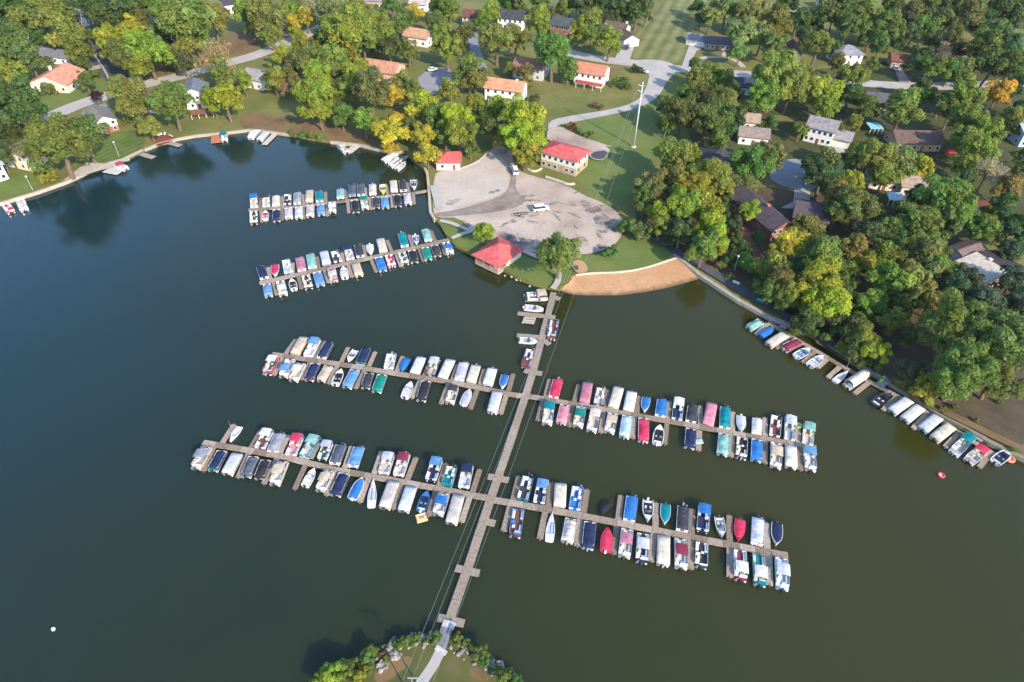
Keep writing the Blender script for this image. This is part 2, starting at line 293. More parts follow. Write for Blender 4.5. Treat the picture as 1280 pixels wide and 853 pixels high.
for _ in range(46):
    cx, cy = rng.uniform(430, 840), rng.uniform(230, 480); a_ = rng.uniform(-.5, .6)+(.5 if rng.random() < .3 else 0); l_, w_ = rng.uniform(25, 80), rng.uniform(5, 16)
    if not (cy > 170+(cx-430)*.28 and cy < 490-(max(0, cx-780))*.5): continue
    ca, sa = math.cos(a_), math.sin(a_)
    sheet('tar_patch', ragged(Z6.L([(cx+u*l_*ca-v_*w_*sa, cy+u*l_*sa*.7+v_*w_*ca*.7) for u, v_ in ((-.5, 0), (-.25, -.5), (.2, -.4), (.5, .1), (.2, .5), (-.2, .4))]), 1.6), M_patch if rng.random() < .5 else M_lane)
sheet('overflow_lot', smooth(Z3.L([(535, 600), (600, 592), (640, 615), (690, 640), (832, 686), (805, 752), (735, 745), (722, 705), (640, 680), (530, 665)]), 1), M_lot)
sheet('tar_patch', smooth(Z3.L([(735, 715), (815, 700), (800, 748), (740, 742)]), 1), M_asph)
strip('kerb', Z3.L([(610, 600), (660, 635), (740, 665), (830, 685)]), .7, M_road, sm=1, thick=.1, z=GZ+.45)
strip('boat_ramp', Z6.L([(72, 215), (85, 260), (98, 312)]), 2.4, M_road, sm=1)
strip('footpath', Z6.L([(100, 362), (150, 372), (235, 408)]), 1.6, M_road)
strip('footpath', Z6.L([(150, 437), (190, 420), (240, 405)]), 1.6, M_road)
strip('footpath', Z6.L([(450, 490), (520, 518), (600, 560), (600, 620), (575, 650)]), 1.8, M_road)
sheet('patio', smooth(Z6.L([(655, 535), (690, 525), (720, 550), (725, 578), (680, 588), (655, 560)]), 2), M_sand)
strip('shore_path', Z7.L([(130, 425), (230, 480), (330, 540), (460, 620), (560, 680), (700, 760), (850, 850), (1000, 935)]), 3, M_asph)
strip('shore_path', S2.L([(200, 90), (330, 190), (560, 320), (760, 420), (1000, 540), (1219, 640)]), 2.2, M_dirt)
# beach: a ramp of sand down into the water
top = Z6.L([(628, 628), (650, 600), (672, 588), (730, 580), (850, 577), (950, 563), (1040, 534), (1100, 513), (1135, 530), (1165, 560)])
bot = Z6.L([(600, 648), (632, 662), (660, 668), (710, 672), (850, 672), (950, 660), (1050, 642), (1140, 618), (1180, 606), (1205, 595)])
mb = MB(); rows = []
tw = [un(*p, z=GZ+.02) for p in top]; bw = [un(*p, z=0) for p in bot]
for t in (-.06, 0, .2, .5, .8, 1.0, 1.25):
    rows.append([tuple(a.lerp(b_, t)) for a, b_ in zip(tw, bw)])
for r in rows: pass
rows = [[(p[0], p[1], p[2]+(rng.normal()*.02 if 0 < i < 5 else 0)) for p in r] for i, r in enumerate(rows)]
obj('sand_beach', MB().sheet(rows).me('sand_beach', M_sand, True), kind='structure')
# ------------------------------------------------------------------ sea walls
def seawall(pts, width, label, z=GZ+.18, color=(.42, .38, .32)):
    o = strip('seawall', pts, width, M_conc, z=z, kind=None, sm=0, thick=1.6); o.color = (*color, 1); del_kind = o.pop('kind', None) if 'kind' in o else None
    return tag(o, label, 'sea wall')
seawall(SHORE[1:8], .8, 'pale concrete sea wall along the lawns at the left edge', color=(.36, .32, .26))
seawall(SHORE[8:16], .7, 'low stone sea wall below the houses at the upper left', color=(.32, .28, .22))
seawall(SHORE[17:22], .8, 'low pale sea wall below the yellow trees', color=(.36, .31, .24))
seawall([(842, 318)]+SHORE[44:51], 1.2, 'grey sea wall running from the beach towards the right pier', color=(.33, .30, .25))
seawall(SHORE[51:60]+[(1340, 602)], 1.0, 'mossy sea wall behind the right shore pier', color=(.22, .20, .15))
seawall(SHORE[23:28], .9, 'stone edging wall beside the boat ramp', color=(.40, .36, .25))
o = strip('retaining_wall', top[2:8], .5, M_conc, z=GZ+.3, kind=None, sm=2, thick=.8); o.color = (.6, .5, .38, 1); tag(o, 'curved pale retaining wall between the grass and the sandy beach', 'wall')
o = strip('retaining_wall', Z6.L([(470, 143), (500, 155), (530, 140)]), .5, M_conc, z=GZ+.6, kind=None, thick=1); o.color = (.5, .45, .36, 1); tag(o, 'short stone wall at the left foot of the red-roofed clubhouse', 'wall')
o = strip('retaining_wall', Z6.L([(545, 175), (600, 192), (640, 208), (668, 205)]), .6, M_conc, z=GZ+.6, kind=None, thick=1); o.color = (.5, .45, .36, 1); tag(o, 'long pale wall between clubhouse lawn and car park', 'wall')
o = strip('retaining_wall', Z6.L([(190, 140), (240, 122), (275, 100), (300, 72)]), .5, M_conc, z=GZ+.5, kind=None, thick=1); o.color = (.45, .4, .32, 1); tag(o, 'curved kerb wall behind the gravel lot beside the small red-roofed shed', 'wall')
# ------------------------------------------------------------------ docks
DZ = .55
WOODS = [(.27, .21, .155), (.32, .255, .195), (.22, .17, .125), (.36, .295, .235), (.29, .235, .18)]
unit = MB().box(-.5, .5, -.5, .5, -.22, 0, 0).me('dock_section', M_wood)
pile = MB().tube((0, 0, -1.5), (0, 0, .75), .11, .1, 8).me('dock_pile', M_wood)
def slab(name, a, b_, width, parent, z=DZ, tone=None):
    a = Vector((a[0], a[1], 0)); b_ = Vector((b_[0], b_[1], 0)); d = b_-a; c = (a+b_)/2
    return obj(name, unit, parent, (c.x, c.y, z), math.atan2(d.y, d.x), (d.length, width, 1), tone or random.choice(WOODS))
def dock(label, line, fingers, width=1.45, fw=1.15, seclen=3.2, thick_tone=None, name='dock'):
    r = obj(name, None); tag(r, label, 'dock'); P = [un(*p, z=DZ) for p in line]
    for a, b_ in zip(P[:-1], P[1:]):
        k = max(1, round((b_-a).length/seclen))
        for i in range(k):
            p, q = a.lerp(b_, i/k), a.lerp(b_, (i+1)/k); t = (q-p).normalized()*.03
            slab('walkway_section', p+t, q-t, width*random.uniform(.98, 1.03), r, DZ+random.uniform(-.015, .015), thick_tone and (lambda k_: tuple(c*k_ for c in thick_tone))(random.uniform(.88, 1.12)))
    for a, b_ in fingers:
        p, q = un(*a, z=DZ), un(*b_, z=DZ); t = (q-p).normalized(); p = p+t*(width*.5+.02)
        slab('finger_pier', p, q, fw*random.uniform(.95, 1.05), r, DZ-.03+random.uniform(-.01, .01))
        obj('pile', pile, r, (q.x+t.x*.1, q.y+t.y*.1, 0), 0, (1, 1, 1), (.2, .17, .14))
    return r
F = lambda v, L: [(v(a, b_), v(c, d)) for a, b_, c, d in L]
dock('long weathered dock running left from the boat ramp, farthest from camera', ZR.L([(48, 216), (350, 196), (600, 166), (1000, 120), (1078, 106)]),
 F(ZR, [(115,212,120,145),(240,203,242,140),(365,194,362,130),(490,180,488,115),(610,165,600,105),(720,152,715,90),(845,138,835,75),(965,124,955,62),(120,212,125,285),(240,203,242,272),(360,194,366,265),(498,180,500,250),(615,165,622,232),(742,150,750,212),(868,135,872,200),(990,121,995,182)]), 1.5, 1.1)
dock('weathered dock running left from the bank beside the red-roofed pavilion', ZR.L([(110, 635), (640, 515), (1180, 390), (1285, 362)]),
 F(ZR, [(175,620,160,545),(300,590,300,520),(450,557,440,485),(590,525,585,460),(720,497,705,420),(870,462,840,390),(990,434,965,360),(1120,404,1090,335),(190,617,210,700),(330,585,352,665),(480,550,505,630),(615,520,640,600),(745,490,778,570),(890,458,920,540),(1020,428,1048,508),(1150,397,1172,470)]), 1.6, 1.1)
dock('dock with finger piers reaching left from the middle of the causeway', [A3(185, 283), A3(830, 378), B3(150, 315), B3(680, 397), B3(1280, 520), ZC(285, 828)],
 F(A3, [(300,300,415,145),(570,335,688,165),(830,375,905,220),(1090,418,1160,262),(300,300,205,480),(555,335,470,520),(810,375,722,560),(1070,418,975,605)])+F(B3, [(150,312,215,155),(410,355,475,200),(675,395,735,230),(935,440,985,275),(1205,495,1255,320),(390,355,300,545),(650,390,575,597),(925,440,850,647),(1195,495,1135,695)]))
dock('dock with finger piers reaching right from the middle of the causeway', [ZC(285, 828), C3(0, 275), C3(620, 388), C3(1280, 503), D3(475, 412), D3(1185, 540)],
 F(C3, [(110,293,150,130),(350,338,395,175),(620,388,640,222),(880,432,900,270),(1140,478,1160,310),(95,293,50,475),(345,338,315,525),(605,385,580,577),(865,432,850,625),(1140,478,1120,675)])+F(D3, [(205,370,205,185),(475,412,480,235),(752,460,750,285),(1030,512,1030,375),(200,370,190,560),(475,412,465,612),(755,460,750,668),(1050,515,1050,725)]))
dock('nearest left dock with finger piers, closest to the bottom of the frame', [A4(150, 243), A4(765, 350), B4(0, 302), B4(560, 405), B4(1235, 532)],
 F(A4, [(290,268,400,100),(520,308,615,145),(755,350,835,185),(1000,392,1085,240),(245,262,155,468),(525,308,432,522),(755,350,637,572),(985,390,885,615),(1215,435,1140,665)])+F(B4, [(60,313,125,115),(295,357,365,155),(560,405,640,205),(815,452,880,255),(1085,503,1150,300),(265,350,190,560),(535,400,455,615),(805,450,740,670),(1075,500,1005,720)]))
dock('nearest right dock with finger piers, lowest right of the marina', [C4(15, 303), C4(690, 425), C4(1219, 530), D4(375, 358), D4(1140, 505)],
 F(C4, [(155,328,205,125),(425,378,460,175),(695,425,725,225),(960,478,985,270),(145,328,90,540),(410,375,365,600),(675,422,650,655),(955,478,925,715)])+F(D4, [(90,302,95,85),(375,358,385,135),(678,415,675,185),(975,473,970,245),(80,302,60,548),(370,358,370,608),(680,415,680,672),(988,475,995,735)]), 1.5, 1.25)
cw = dock('long causeway dock crossing the lake from the beach to the grassy point', [ZC(462, 178), ZC(445, 250), ZC(400, 420), ZC(340, 650), ZC(285, 828), ZM(410, 0), ZM(335, 215), ZM(235, 520), ZM(150, 760)], [], 1.75, thick_tone=(.29, .24, .185))
for a, b_ in F(ZC, [(450,205,502,218),(425,328,235,308),(425,325,472,336),(390,460,232,446),(385,470,436,503),(330,680,278,666),(335,678,390,687)])+F(ZM, [(365,133,320,125),(365,133,412,143),(310,325,352,335),(228,545,176,532),(228,545,282,556),(155,765,98,753),(155,765,214,780)]):
    slab('cross_arm', un(*a, z=DZ), un(*b_, z=DZ), 1.5, cw, DZ-.05, (.29, .24, .185))
g = obj('gangway', None); tag(g, 'grey metal gangway ramp from causeway down to the grassy point', 'gangway')
slab('ramp_deck', un(*ZM(148, 765), z=DZ+.2), un(*ZB(728, 480), z=DZ+.2), 1.6, g, DZ+.24, (.22, .22, .24))
for t in ((ZM(152, 768), ZM(140, 798)), (ZB(738, 468), ZB(722, 490))): slab('landing_plate', un(*t[0], z=1), un(*t[1], z=1), 2.2, g, DZ+.27, (.5, .5, .52))
a, b_ = un(*ZM(148, 765), z=DZ), un(*ZB(728, 480), z=DZ); nn = Vector((-(b_-a).y, (b_-a).x, 0)).normalized()
for s in (-1, 1):
    mb = MB(); p, q = a+nn*s*.8, b_+nn*s*.8
    for zz in (.7, 1.3): mb.tube((p.x, p.y, DZ+zz), (q.x, q.y, DZ+zz), .03)
    for i in range(5): c = p.lerp(q, i/4); mb.tube((c.x, c.y, DZ+.2), (c.x, c.y, DZ+1.3), .03)
    obj('handrail', mb.me('handrail', M_metal), g, color=(.5, .5, .52))
strip('footpath', [ZB(728, 480), ZB(690, 560), ZB(620, 660), ZB(560, 740)], 1.8, M_road, z=GZ-.22)
dock('narrow dock along the right shore below the sea wall', [S1(245, 140), S1(400, 235), S1(600, 350), S1(800, 470), S1(1010, 585), S2(270, 222), S2(500, 352), S2(850, 570), S2(1010, 665)],
 F(S1, [(250,143,155,232),(420,245,310,337),(610,355,510,447),(705,410,620,485),(800,470,700,562),(1020,590,905,683)])+F(S2, [(255,215,145,322),(485,345,375,462),(725,490,620,602),(970,640,880,758)]), 1.3, 1.2)
def bridge(label, a, b_, wdt):
    r = obj('footbridge', None); tag(r, label, 'footbridge'); p, q = un(*a, z=DZ), un(*b_, z=GZ+.2)
    for i in range(4): slab('deck_board', p.lerp(q, i/4+.01), p.lerp(q, (i+1)/4-.01), wdt, r, DZ+.1+.4*(i+1)/4, (.3, .28, .25))
bridge('short footbridge from the shore to the green-topped pontoon end of dock', S1(350, 185), S1(385, 140), 1.8)
bridge('pale slatted footbridge crossing to the right shore dock', S2(850, 545), S2(925, 475), 2.4)
bridge('plank footbridge with a green kayak beside it', S2(120, 130), S2(185, 80), 2.0)
def small_dock(label, a, b_, wdt, tone=(.32, .28, .24)):
    r = obj('dock', None); tag(r, label, 'dock'); p, q = un(*a, z=DZ), un(*b_, z=DZ)
    for i in range(3): slab('walkway_section', p.lerp(q, i/3+.01), p.lerp(q, (i+1)/3-.01), wdt, r, DZ+random.uniform(-.02, .02), tone)
small_dock('small grey dock beside the thin floating pole, left shore', Z1(535, 585), Z1(585, 600), 2.2)
small_dock('short grey dock below the red mulch bed', Z1(645, 543), Z1(685, 555), 2.2)
small_dock('rusty brown square dock beside the teal-roofed boat', Z1(822, 515), Z1(822, 543), 3.5, (.45, .17, .10))
small_dock('white floating dock in front of the red-canopied boat', Z1(405, 645), Z1(460, 655), 4.0, (.5, .5, .48))
small_dock('narrow dock beside the two canopied boats at the top', Z2(165, 618), Z2(112, 670), 2.0, (.5, .45, .38))
small_dock('pale floating dock below the olive trees', Z2(545, 672), Z2(500, 706), 3.0, (.52, .48, .43))
small_dock('grey dock carrying the boats under the yellow tree', Z2(790, 715), Z2(700, 770), 1.5)
small_dock('grey dock at the far left edge between two white boats', Z1(60, 745), Z1(85, 800), 1.6, (.5, .5, .5))
# ------------------------------------------------------------------ boats
K = dict(white=(.57,.57,.555), cream=(.55,.49,.40), tan=(.47,.39,.29), greige=(.46,.42,.38), lgrey=(.46,.49,.53), grey=(.24,.26,.29), slate=(.07,.09,.12), charcoal=(.04,.043,.052), black=(.022,.023,.028),
 navy=(.016,.026,.075), blue=(.025,.15,.42), sky=(.10,.24,.45), ltblue=(.34,.48,.62), teal=(.0,.19,.22), green=(.005,.20,.15), mint=(.19,.39,.35), red=(.50,.035,.085), pink=(.56,.22,.27), mauve=(.40,.16,.21), maroon=(.20,.03,.06), lav=(.42,.42,.55), yellow=(.75,.62,.06), brown=(.14,.06,.05), dgreen=(.02,.10,.07))
WORD = dict(white='white', cream='cream', tan='tan', greige='beige-grey', lgrey='silver', grey='grey', slate='slate', charcoal='charcoal', black='black', navy='navy', blue='bright blue', sky='blue', ltblue='pale blue', teal='teal', green='green', mint='mint', red='red', pink='pink', mauve='mauve', maroon='maroon', lav='lavender', yellow='yellow', brown='brown', dgreen='dark green')
def rounded_cover(seed, L=6.7, Wd=2.5, h=.62, ridge=.25):
    rs = np.random.default_rng(seed); secs = []; nx = 15
    sup = rs.uniform(.7, 1.0, nx)
    for i in range(nx):
        t = i/(nx-1); x = (t-.5)*L; e = min(1, min(t, 1-t)*9+.06)**.5
        wv = Wd/2*(1-.10*(max(0, t-.85)/.15)**2); hh = .48+(h-.1)*e+ridge*e*(.55+.45*math.sin(t*math.pi*rs.uniform(2.6, 3.4)+seed))*sup[i]
        c = [(x, -wv, .42), (x, -wv*1.01, .42+.45*e)]
        for j in range(-3, 4):
            u = j/3; c.append((x+rs.normal()*.02, u*wv*.93, .42+.5*e+(hh-.42-.3*e)*(1-abs(u)**1.7)*.9+rs.normal()*.02))
        c += [(x, wv*1.01, .42+.45*e), (x, wv, .42)]
        secs.append(c)
    return MB().loft(secs).me('cover', M_fab, False)
COVERS = [rounded_cover(s, ridge=r_) for s, r_ in ((1, .25), (2, .4), (3, .15), (4, .55))]
flatc = []
for i in range(9):
    t = i/8; x = (t-.5)*6.6; e = min(1, min(t, 1-t)*12+.2)**.5+.07*math.cos(t*math.pi*8)
    flatc.append([(x, -1.3, .5)]+[(x, 1.3*math.sin(a)*1.0, .5+.5*e+.35*e*math.cos(a)**.6) for a in (-1.57, -1.1, -.6, 0, .6, 1.1, 1.57)]+[(x, 1.3, .5)])
COV_FLAT = MB().loft(flatc).me('canopy_cover', M_fab, True)
arch = []
for x in (-2.9, -2.2, 0, 2.2, 3.0): arch.append([(x, 1.35*math.sin(a), .8+1.25*math.cos(a)) for a in np.linspace(-1.57, 1.57, 11)]+[(x, 1.3*math.sin(a), .75+1.2*math.cos(a)) for a in np.linspace(1.57, -1.57, 11)])
COV_ARCH = MB().loft(arch).me('arched_canopy', M_fab, True)
def pontoon_tube():
    secs = []
    for x, r_, z in ((-3.4, .30, .08), (2.5, .32, .08), (3.1, .24, .14), (3.5, .05, .26)):
        secs.append([(x, r_*math.cos(a), z+r_*math.sin(a)) for a in np.linspace(0, 2*math.pi, 9)[:-1]])
    return MB().loft(secs).me('pontoon', M_metal, True)
P_tube = pontoon_tube(); P_deck = MB().box(-3.35, 3.3, -1.22, 1.22, .40, .5, .02).me('deck', M_plain)
fl = MB()
for s in (-1, 1):
    fl.box(-2.6, .3, s*1.2-.04, s*1.2+.04, .52, 1.12, .02); fl.box(1.0, 3.0, s*1.2-.04, s*1.2+.04, .52, 1.12, .02)
fl.box(3.0, 3.08, -1.2, -.4, .52, 1.12, .02); fl.box(3.0, 3.08, .4, 1.2, .52, 1.12, .02); fl.box(-2.68, -2.6, -1.2, .3, .52, 1.12, .02)
P_fence = fl.me('side_panels', M_gel)
rl = MB(); rl.path([(-2.65, -1.22, 1.18), (3.05, -1.22, 1.18), (3.05, 1.22, 1.18), (-2.65, 1.22, 1.18)], .03); P_rail = rl.me('rail', M_metal)
def bench(name, *bx):
    mb = MB()
    for b_ in bx: mb.box(*b_, .06)
    return mb.me(name, M_vinyl)
P_seatA = bench('seat', (1.1, 2.9, .6, 1.14, .5, .9), (1.1, 2.9, 1.0, 1.15, .9, 1.15)); P_seatB = bench('seat', (1.1, 2.9, -1.14, -.6, .5, .9), (1.1, 2.9, -1.15, -1.0, .9, 1.15))
P_seatC = bench('seat', (-2.55, -1.9, -1.1, .2, .5, .9), (-2.6, -2.4, -1.1, .2, .9, 1.2), (-1.9, -.5, -1.14, -.6, .5, .9)); P_seatD = bench('seat', (-2.5, -1.3, .35, 1.1, .5, .92))
P_chair = bench('helm_seat', (-1.2, -.65, .3, .85, .5, 1.0), (-1.3, -1.15, .3, .85, 1.0, 1.45))
P_cons = MB().loft([[(-.45, .3, .5), (.1, .3, .5), (.1, 1.1, .5), (-.45, 1.1, .5)], [(-.35, .32, 1.2), (.1, .32, 1.3), (.1, 1.08, 1.3), (-.35, 1.08, 1.2)]]).me('console', M_gel)
P_table = MB().box(.3, .9, -.5, .1, .85, .9, .02).tube((.6, -.2, .5), (.6, -.2, .85), .05).me('table', M_gel)
can = []; und = []
for x in np.linspace(-1.3, 1.3, 7):
    sag = -.05*abs(math.sin((x+1.3)/2.6*math.pi*3)); can.append([(x, y, 2.15+.16*(1-(y/1.2)**2)+sag-.18*max(0, abs(x)-.9)) for y in np.linspace(-1.2, 1.2, 7)])
P_can = MB().sheet(can).sheet([[(a, b_, c_-.035) for a, b_, c_ in r] for r in reversed(can)]).me('canopy', M_fab, True)
fr = MB()
for s in (-1, 1): fr.tube((0, s*1.2, 1.15), (-1.25, s*1.2, 2.08), .025).tube((0, s*1.2, 1.15), (1.25, s*1.2, 2.08), .025).tube((0, s*1.2, 1.15), (0, s*1.2, 2.15), .025)
P_frame = fr.me('canopy_frame', M_metal)
P_mot = MB().box(-3.95, -3.4, -.2, .2, .55, 1.1, .1).box(-3.75, -3.5, -.08, .08, -.4, .6, .02).tube((-3.8, 0, -.3), (-3.4, 0, -.3), .09).me('outboard_motor', M_gel)
P_lad = MB().box(-3.5, -3.3, .5, .9, .3, .9).me('boarding_ladder', M_metal)
# planing hull shapes, unit length 5.4 m
def hull_secs(zs, inset=0, L=5.4, Wd=2.0, fullness=2.2):
    out = []
    for t in np.linspace(0, 1, 13):
        x = -L/2+inset+(L-2*inset)*t; wv = max(.03, (Wd/2)*(1-max(0, (t-.35)/.65)**fullness)*(.92+.08*min(1, t*4))-inset)
        out.append((x, wv, t))
    return out
def hull_mesh(L, Wd, full, free=.75):
    secs = []
    for x, wv, t in hull_secs(None, 0, L, Wd, full):
        sh = free+.22*t*t; secs.append([(x, -wv, sh), (x, -wv*.96, sh*.55), (x, -wv*.75, .05), (x, 0, -.2+.25*t**3), (x, wv*.75, .05), (x, wv*.96, sh*.55), (x, wv, sh), (x, wv*.86, sh+.02), (x, wv*.84, sh-.25), (x, 0, sh-.28), (x, -wv*.84, sh-.25), (x, -wv*.86, sh+.02)])
    return MB().loft(secs).me('hull', M_gel, False)
def top_sheet(L, Wd, full, t0, t1, free, name, mt, crown=.2, frac=.98, lift=0):
    rows = []
    for x, wv, t in hull_secs(None, 0, L, Wd, full):
        if t0-1e-6 <= t <= t1+1e-6:
            sh = free+.22*t*t+.03+lift; e = min(1, (t-t0)*8+.35, (t1-t)*8+.35)
            rows.append([(x, u*wv*frac, sh+crown*e*(1-u*u)) for u in (-1, -.7, -.35, 0, .35, .7, 1)]+[(x, wv*frac, sh-.12), (x, -wv*frac, sh-.12)])
    return MB().loft(rows).me(name, mt, False)
HULL = {}
for key, (L, Wd, full, free) in dict(R=(5.4, 2.05, 3.0, .75), S=(5.2, 1.75, 1.5, .6)).items():
    d = {'hull': hull_mesh(L, Wd, full, free), 'cover': top_sheet(L, Wd, full, .0, .92, free, 'cover', M_fab, .28, 1.0), 'foredeck': top_sheet(L, Wd, full, .74 if key == 'R' else .66, 1.0, free, 'foredeck', M_gel, .06, .95, -.02)}
    if key == 'S': d['afterdeck'] = top_sheet(L, Wd, full, 0, .25, free, 'afterdeck', M_gel, .04, .95, -.02)
    HULL[key] = d
R_floor = top_sheet(5.4, 2.05, 3.0, .02, .80, .75, 'cockpit_floor', M_plain, .02, .80, -.16)
R_seat = bench('seat', (-2.35, -1.95, -.7, .7, .5, .85)); R_seat2 = bench('seat', (-.8, -.4, .25, .65, .5, .85), (-.9, -.78, .25, .65, .85, 1.05)); R_seat3 = bench('seat', (-.8, -.4, -.65, -.25, .5, .85), (-.9, -.78, -.65, -.25, .85, 1.05))
R_wind = MB().sheet([[(.1, -.85, .85), (.65, -.6, .9), (.8, 0, .92), (.65, .6, .9), (.1, .85, .85)], [(-.1, -.78, 1.2), (.35, -.55, 1.3), (.5, 0, 1.32), (.35, .55, 1.3), (-.1, .78, 1.2)]]).me('windscreen', M_glass)
R_rim = MB()
pts = [(x, wv*1.0, .8+.22*t*t) for x, wv, t in hull_secs(None, 0, 5.4, 2.05, 3.0)]
R_rim.path(pts, .06); R_rim.path([(x, -y, z) for x, y, z in pts], .06); R_rim = R_rim.me('rub_rail', M_gel)
R_mot = MB().box(-3.15, -2.7, -.2, .2, .5, 1.1, .1).box(-3.0, -2.75, -.08, .08, -.4, .6, .02).me('outboard_motor', M_gel)
S_pit = MB().box(-1.6, .3, -.4, .4, .40, .46).me('cockpit_floor', M_plain)
S_mast = MB().tube((.5, 0, .5), (.5, 0, 5.6), .06, .04, 8).me('mast', M_metal); S_boom = MB().tube((.5, 0, 1.2), (-1.8, 0, 1.15), .05).tube((.3, 0, 1.3), (-1.5, 0, 1.22), .12, .09, 8).me('boom_with_sail', M_fab)
BOATS = []
def boat(view, seg, typ, col='white', row=None, pos=-1, deck='greige', panel='white', alt=None, width=None, cat='boat', label=None):
    bx, by, sx, sy = seg; a, b_ = un(*view(bx, by), z=.7), un(*view(sx, sy), z=.6); d = a-b_; L = d.length; c = (a+b_)/2
    rz = math.atan2(d.y, d.x); rz += random.uniform(-.03, .03)
    pj = pr((c.x, c.y, .7))
    if typ in 'PCFA':
        L = min(max(L, 5.2), 8.6); Wd = width or (2.45 if L > 5.8 else 2.25); r = obj('pontoon_boat', None, None, (c.x, c.y, 0), rz, (L/7.35, Wd/2.5, 1))
        off = .22
        def p(nm, me, col_, loc=(0, 0, 0)): return obj(nm, me, r, (loc[0]+off, loc[1], loc[2]), 0, (1, 1, 1), K[col_] if isinstance(col_, str) else col_)
        for s in (-1, 1): p('pontoon', P_tube, (.5, .52, .55), (0, s*.85, 0))
        p('deck', P_deck, deck if typ == 'P' else 'greige'); p('outboard_motor', P_mot, random.choice(['black', 'charcoal', 'black', 'black', 'grey'])); p('boarding_ladder', P_lad, 'lgrey')
        if typ == 'P':
            p('side_panels', P_fence, panel); p('rail', P_rail, 'lgrey')
            sc = random.choice(['white', 'cream', 'white', 'lgrey'])
            for nm, me in (('seat', P_seatA), ('seat', P_seatB), ('seat', P_seatC), ('seat', P_seatD)):
                if random.random() < .88: p(nm, me, sc)
            p('helm_seat', P_chair, sc); p('console', P_cons, random.choice(['white', 'cream', panel]))
            if random.random() < .5: p('table', P_table, 'white')
            if col:
                px_ = {-1: -1.3, 0: .1, 1: 1.5}[pos]; p('canopy', P_can, col, (px_, 0, 0)); p('canopy_frame', P_frame, 'lgrey', (px_, 0, 0))
            look = (WORD[col]+'-canopied pontoon boat' if col else 'open pontoon boat')
            if deck not in ('greige', 'tan'): look += ', '+WORD[deck].split()[-1]+' deck'
            elif panel != 'white': look += ', '+WORD[panel]+' sides'
        elif typ == 'C':
            p('side_panels', P_fence, panel)
            cv = obj('cover', random.choice(COVERS), r, (off-.1, 0, .12), random.choice((0, math.pi)), (.93, 1.03, 1), K[col])
            if alt: p('stern_panel', bench('stern_panel', (-3.2, -2.6, -1.1, 1.1, .5, .95)), alt)
            p('rail', P_rail, 'lgrey', (0, 0, -.06)); look = WORD[col]+' covered pontoon boat'
            if alt: look += ' with '+WORD[alt]+' stern'
        elif typ == 'F':
            p('side_panels', P_fence, panel); obj('canopy_cover', COV_FLAT, r, (off, 0, .15), 0, (1, 1, 1), K[col]); look = WORD[col]+' wrapped pontoon boat'
        else:
            p('side_panels', P_fence, panel); obj('arched_canopy', COV_ARCH, r, (off, 0, .1), 0, (1, 1, 1), K[col]); look = WORD[col]+' boat under arched canopy'
    elif typ in ('R', 'K'):
        L = min(max(L, 3.6), 6.8); Wd = width or min(2.35, max(1.7, L*.41)); r = obj('motor_boat', None, None, (c.x, c.y, 0), rz, (L/5.7, Wd/2.05, 1 if L > 4.5 else .85))
        def p(nm, me, col_): return obj(nm, me, r, (.15, 0, 0), 0, (1, 1, 1), K[col_])
        h = HULL['R']; p('hull', h['hull'], alt or 'white'); p('rub_rail', R_rim, 'white' if alt is None else alt)
        if L > 4.6 or random.random() < .4: p('outboard_motor', R_mot, random.choice(['black', 'charcoal', 'white']))
        if typ == 'K': p('cover', h['cover'], col); look = WORD[col]+' covered motorboat'
        else:
            p('cockpit_floor', R_floor, col); p('foredeck', h['foredeck'], alt or 'white'); p('seat', R_seat, 'white'); p('windscreen', R_wind, 'white')
            sc = random.choice(['lgrey', 'grey', 'cream']); p('seat', R_seat2, sc); p('seat', R_seat3, sc); look = 'open white motorboat' if not alt else 'open '+WORD[alt]+' motorboat'
    else:
        r = obj('sailboat', None, None, (c.x, c.y, 0), rz, (min(7, L)/5.2, 1.05, 1)); h = HULL['S']
        def p(nm, me, col_): return obj(nm, me, r, (0, 0, 0), 0, (1, 1, 1), K[col_])
        p('hull', h['hull'], 'white'); p('foredeck', h['foredeck'], 'white'); p('afterdeck', h['afterdeck'], 'white'); p('cockpit_floor', S_pit, 'lgrey'); p('mast', S_mast, 'lgrey'); p('boom_with_sail', S_boom, col); look = 'white sailboat with mast'
    r['category'] = 'sailboat' if typ == 'S' else 'pontoon boat' if typ in 'PCFA' else 'motorboat'
    if label: r['label'] = label
    BOATS.append((r, look, row, pj, label)); return r
def rowof(view, row, spec):
    for s in spec: boat(view, s[0], s[1], *s[2:3], row=row, **(s[3] if len(s) > 3 else {}))
D = dict
r = ('far', 'boat-ramp dock')
rowof(ZR, r, [((80,205,80,135),'P','blue'),((150,200,150,135),'P','charcoal'),((207,195,207,135),'C','cream'),((270,190,275,125),'P',None,D(deck='navy')),((328,185,330,115),'C','grey'),((398,178,398,100),'F','tan'),((455,172,452,108),'C','teal'),((575,152,575,98),'C','mint'),
 ((643,142,640,65),'C','slate',D(panel='sky')),((693,137,690,70),'C','slate'),((760,132,757,68),'C','cream'),((818,126,815,65),'R','tan',D(alt='yellow')),((882,118,875,48),'F','cream'),((934,112,925,45),'C','charcoal'),((995,102,990,38),'R','dgreen')])
r = ('near', 'boat-ramp dock')
rowof(ZR, r, [((80,228,78,300),'P',None,D(deck='charcoal')),((145,225,145,275),'R','red'),((210,218,210,285),'C','navy'),((278,208,280,270),'C','greige'),((335,203,340,270),'C','lgrey'),((402,193,403,260),'C','greige'),((462,187,465,250),'C','sky'),((527,178,530,235),'P','white'),
 ((655,163,662,235),'C','black'),((705,155,718,215),'P','green',D(pos=1,deck='tan')),((775,148,780,208),'C','charcoal'),((825,142,832,210),'C','sky'),((896,133,903,200),'C','black'),((953,127,965,190),'C','lav')])
r = ('far', 'pavilion dock')
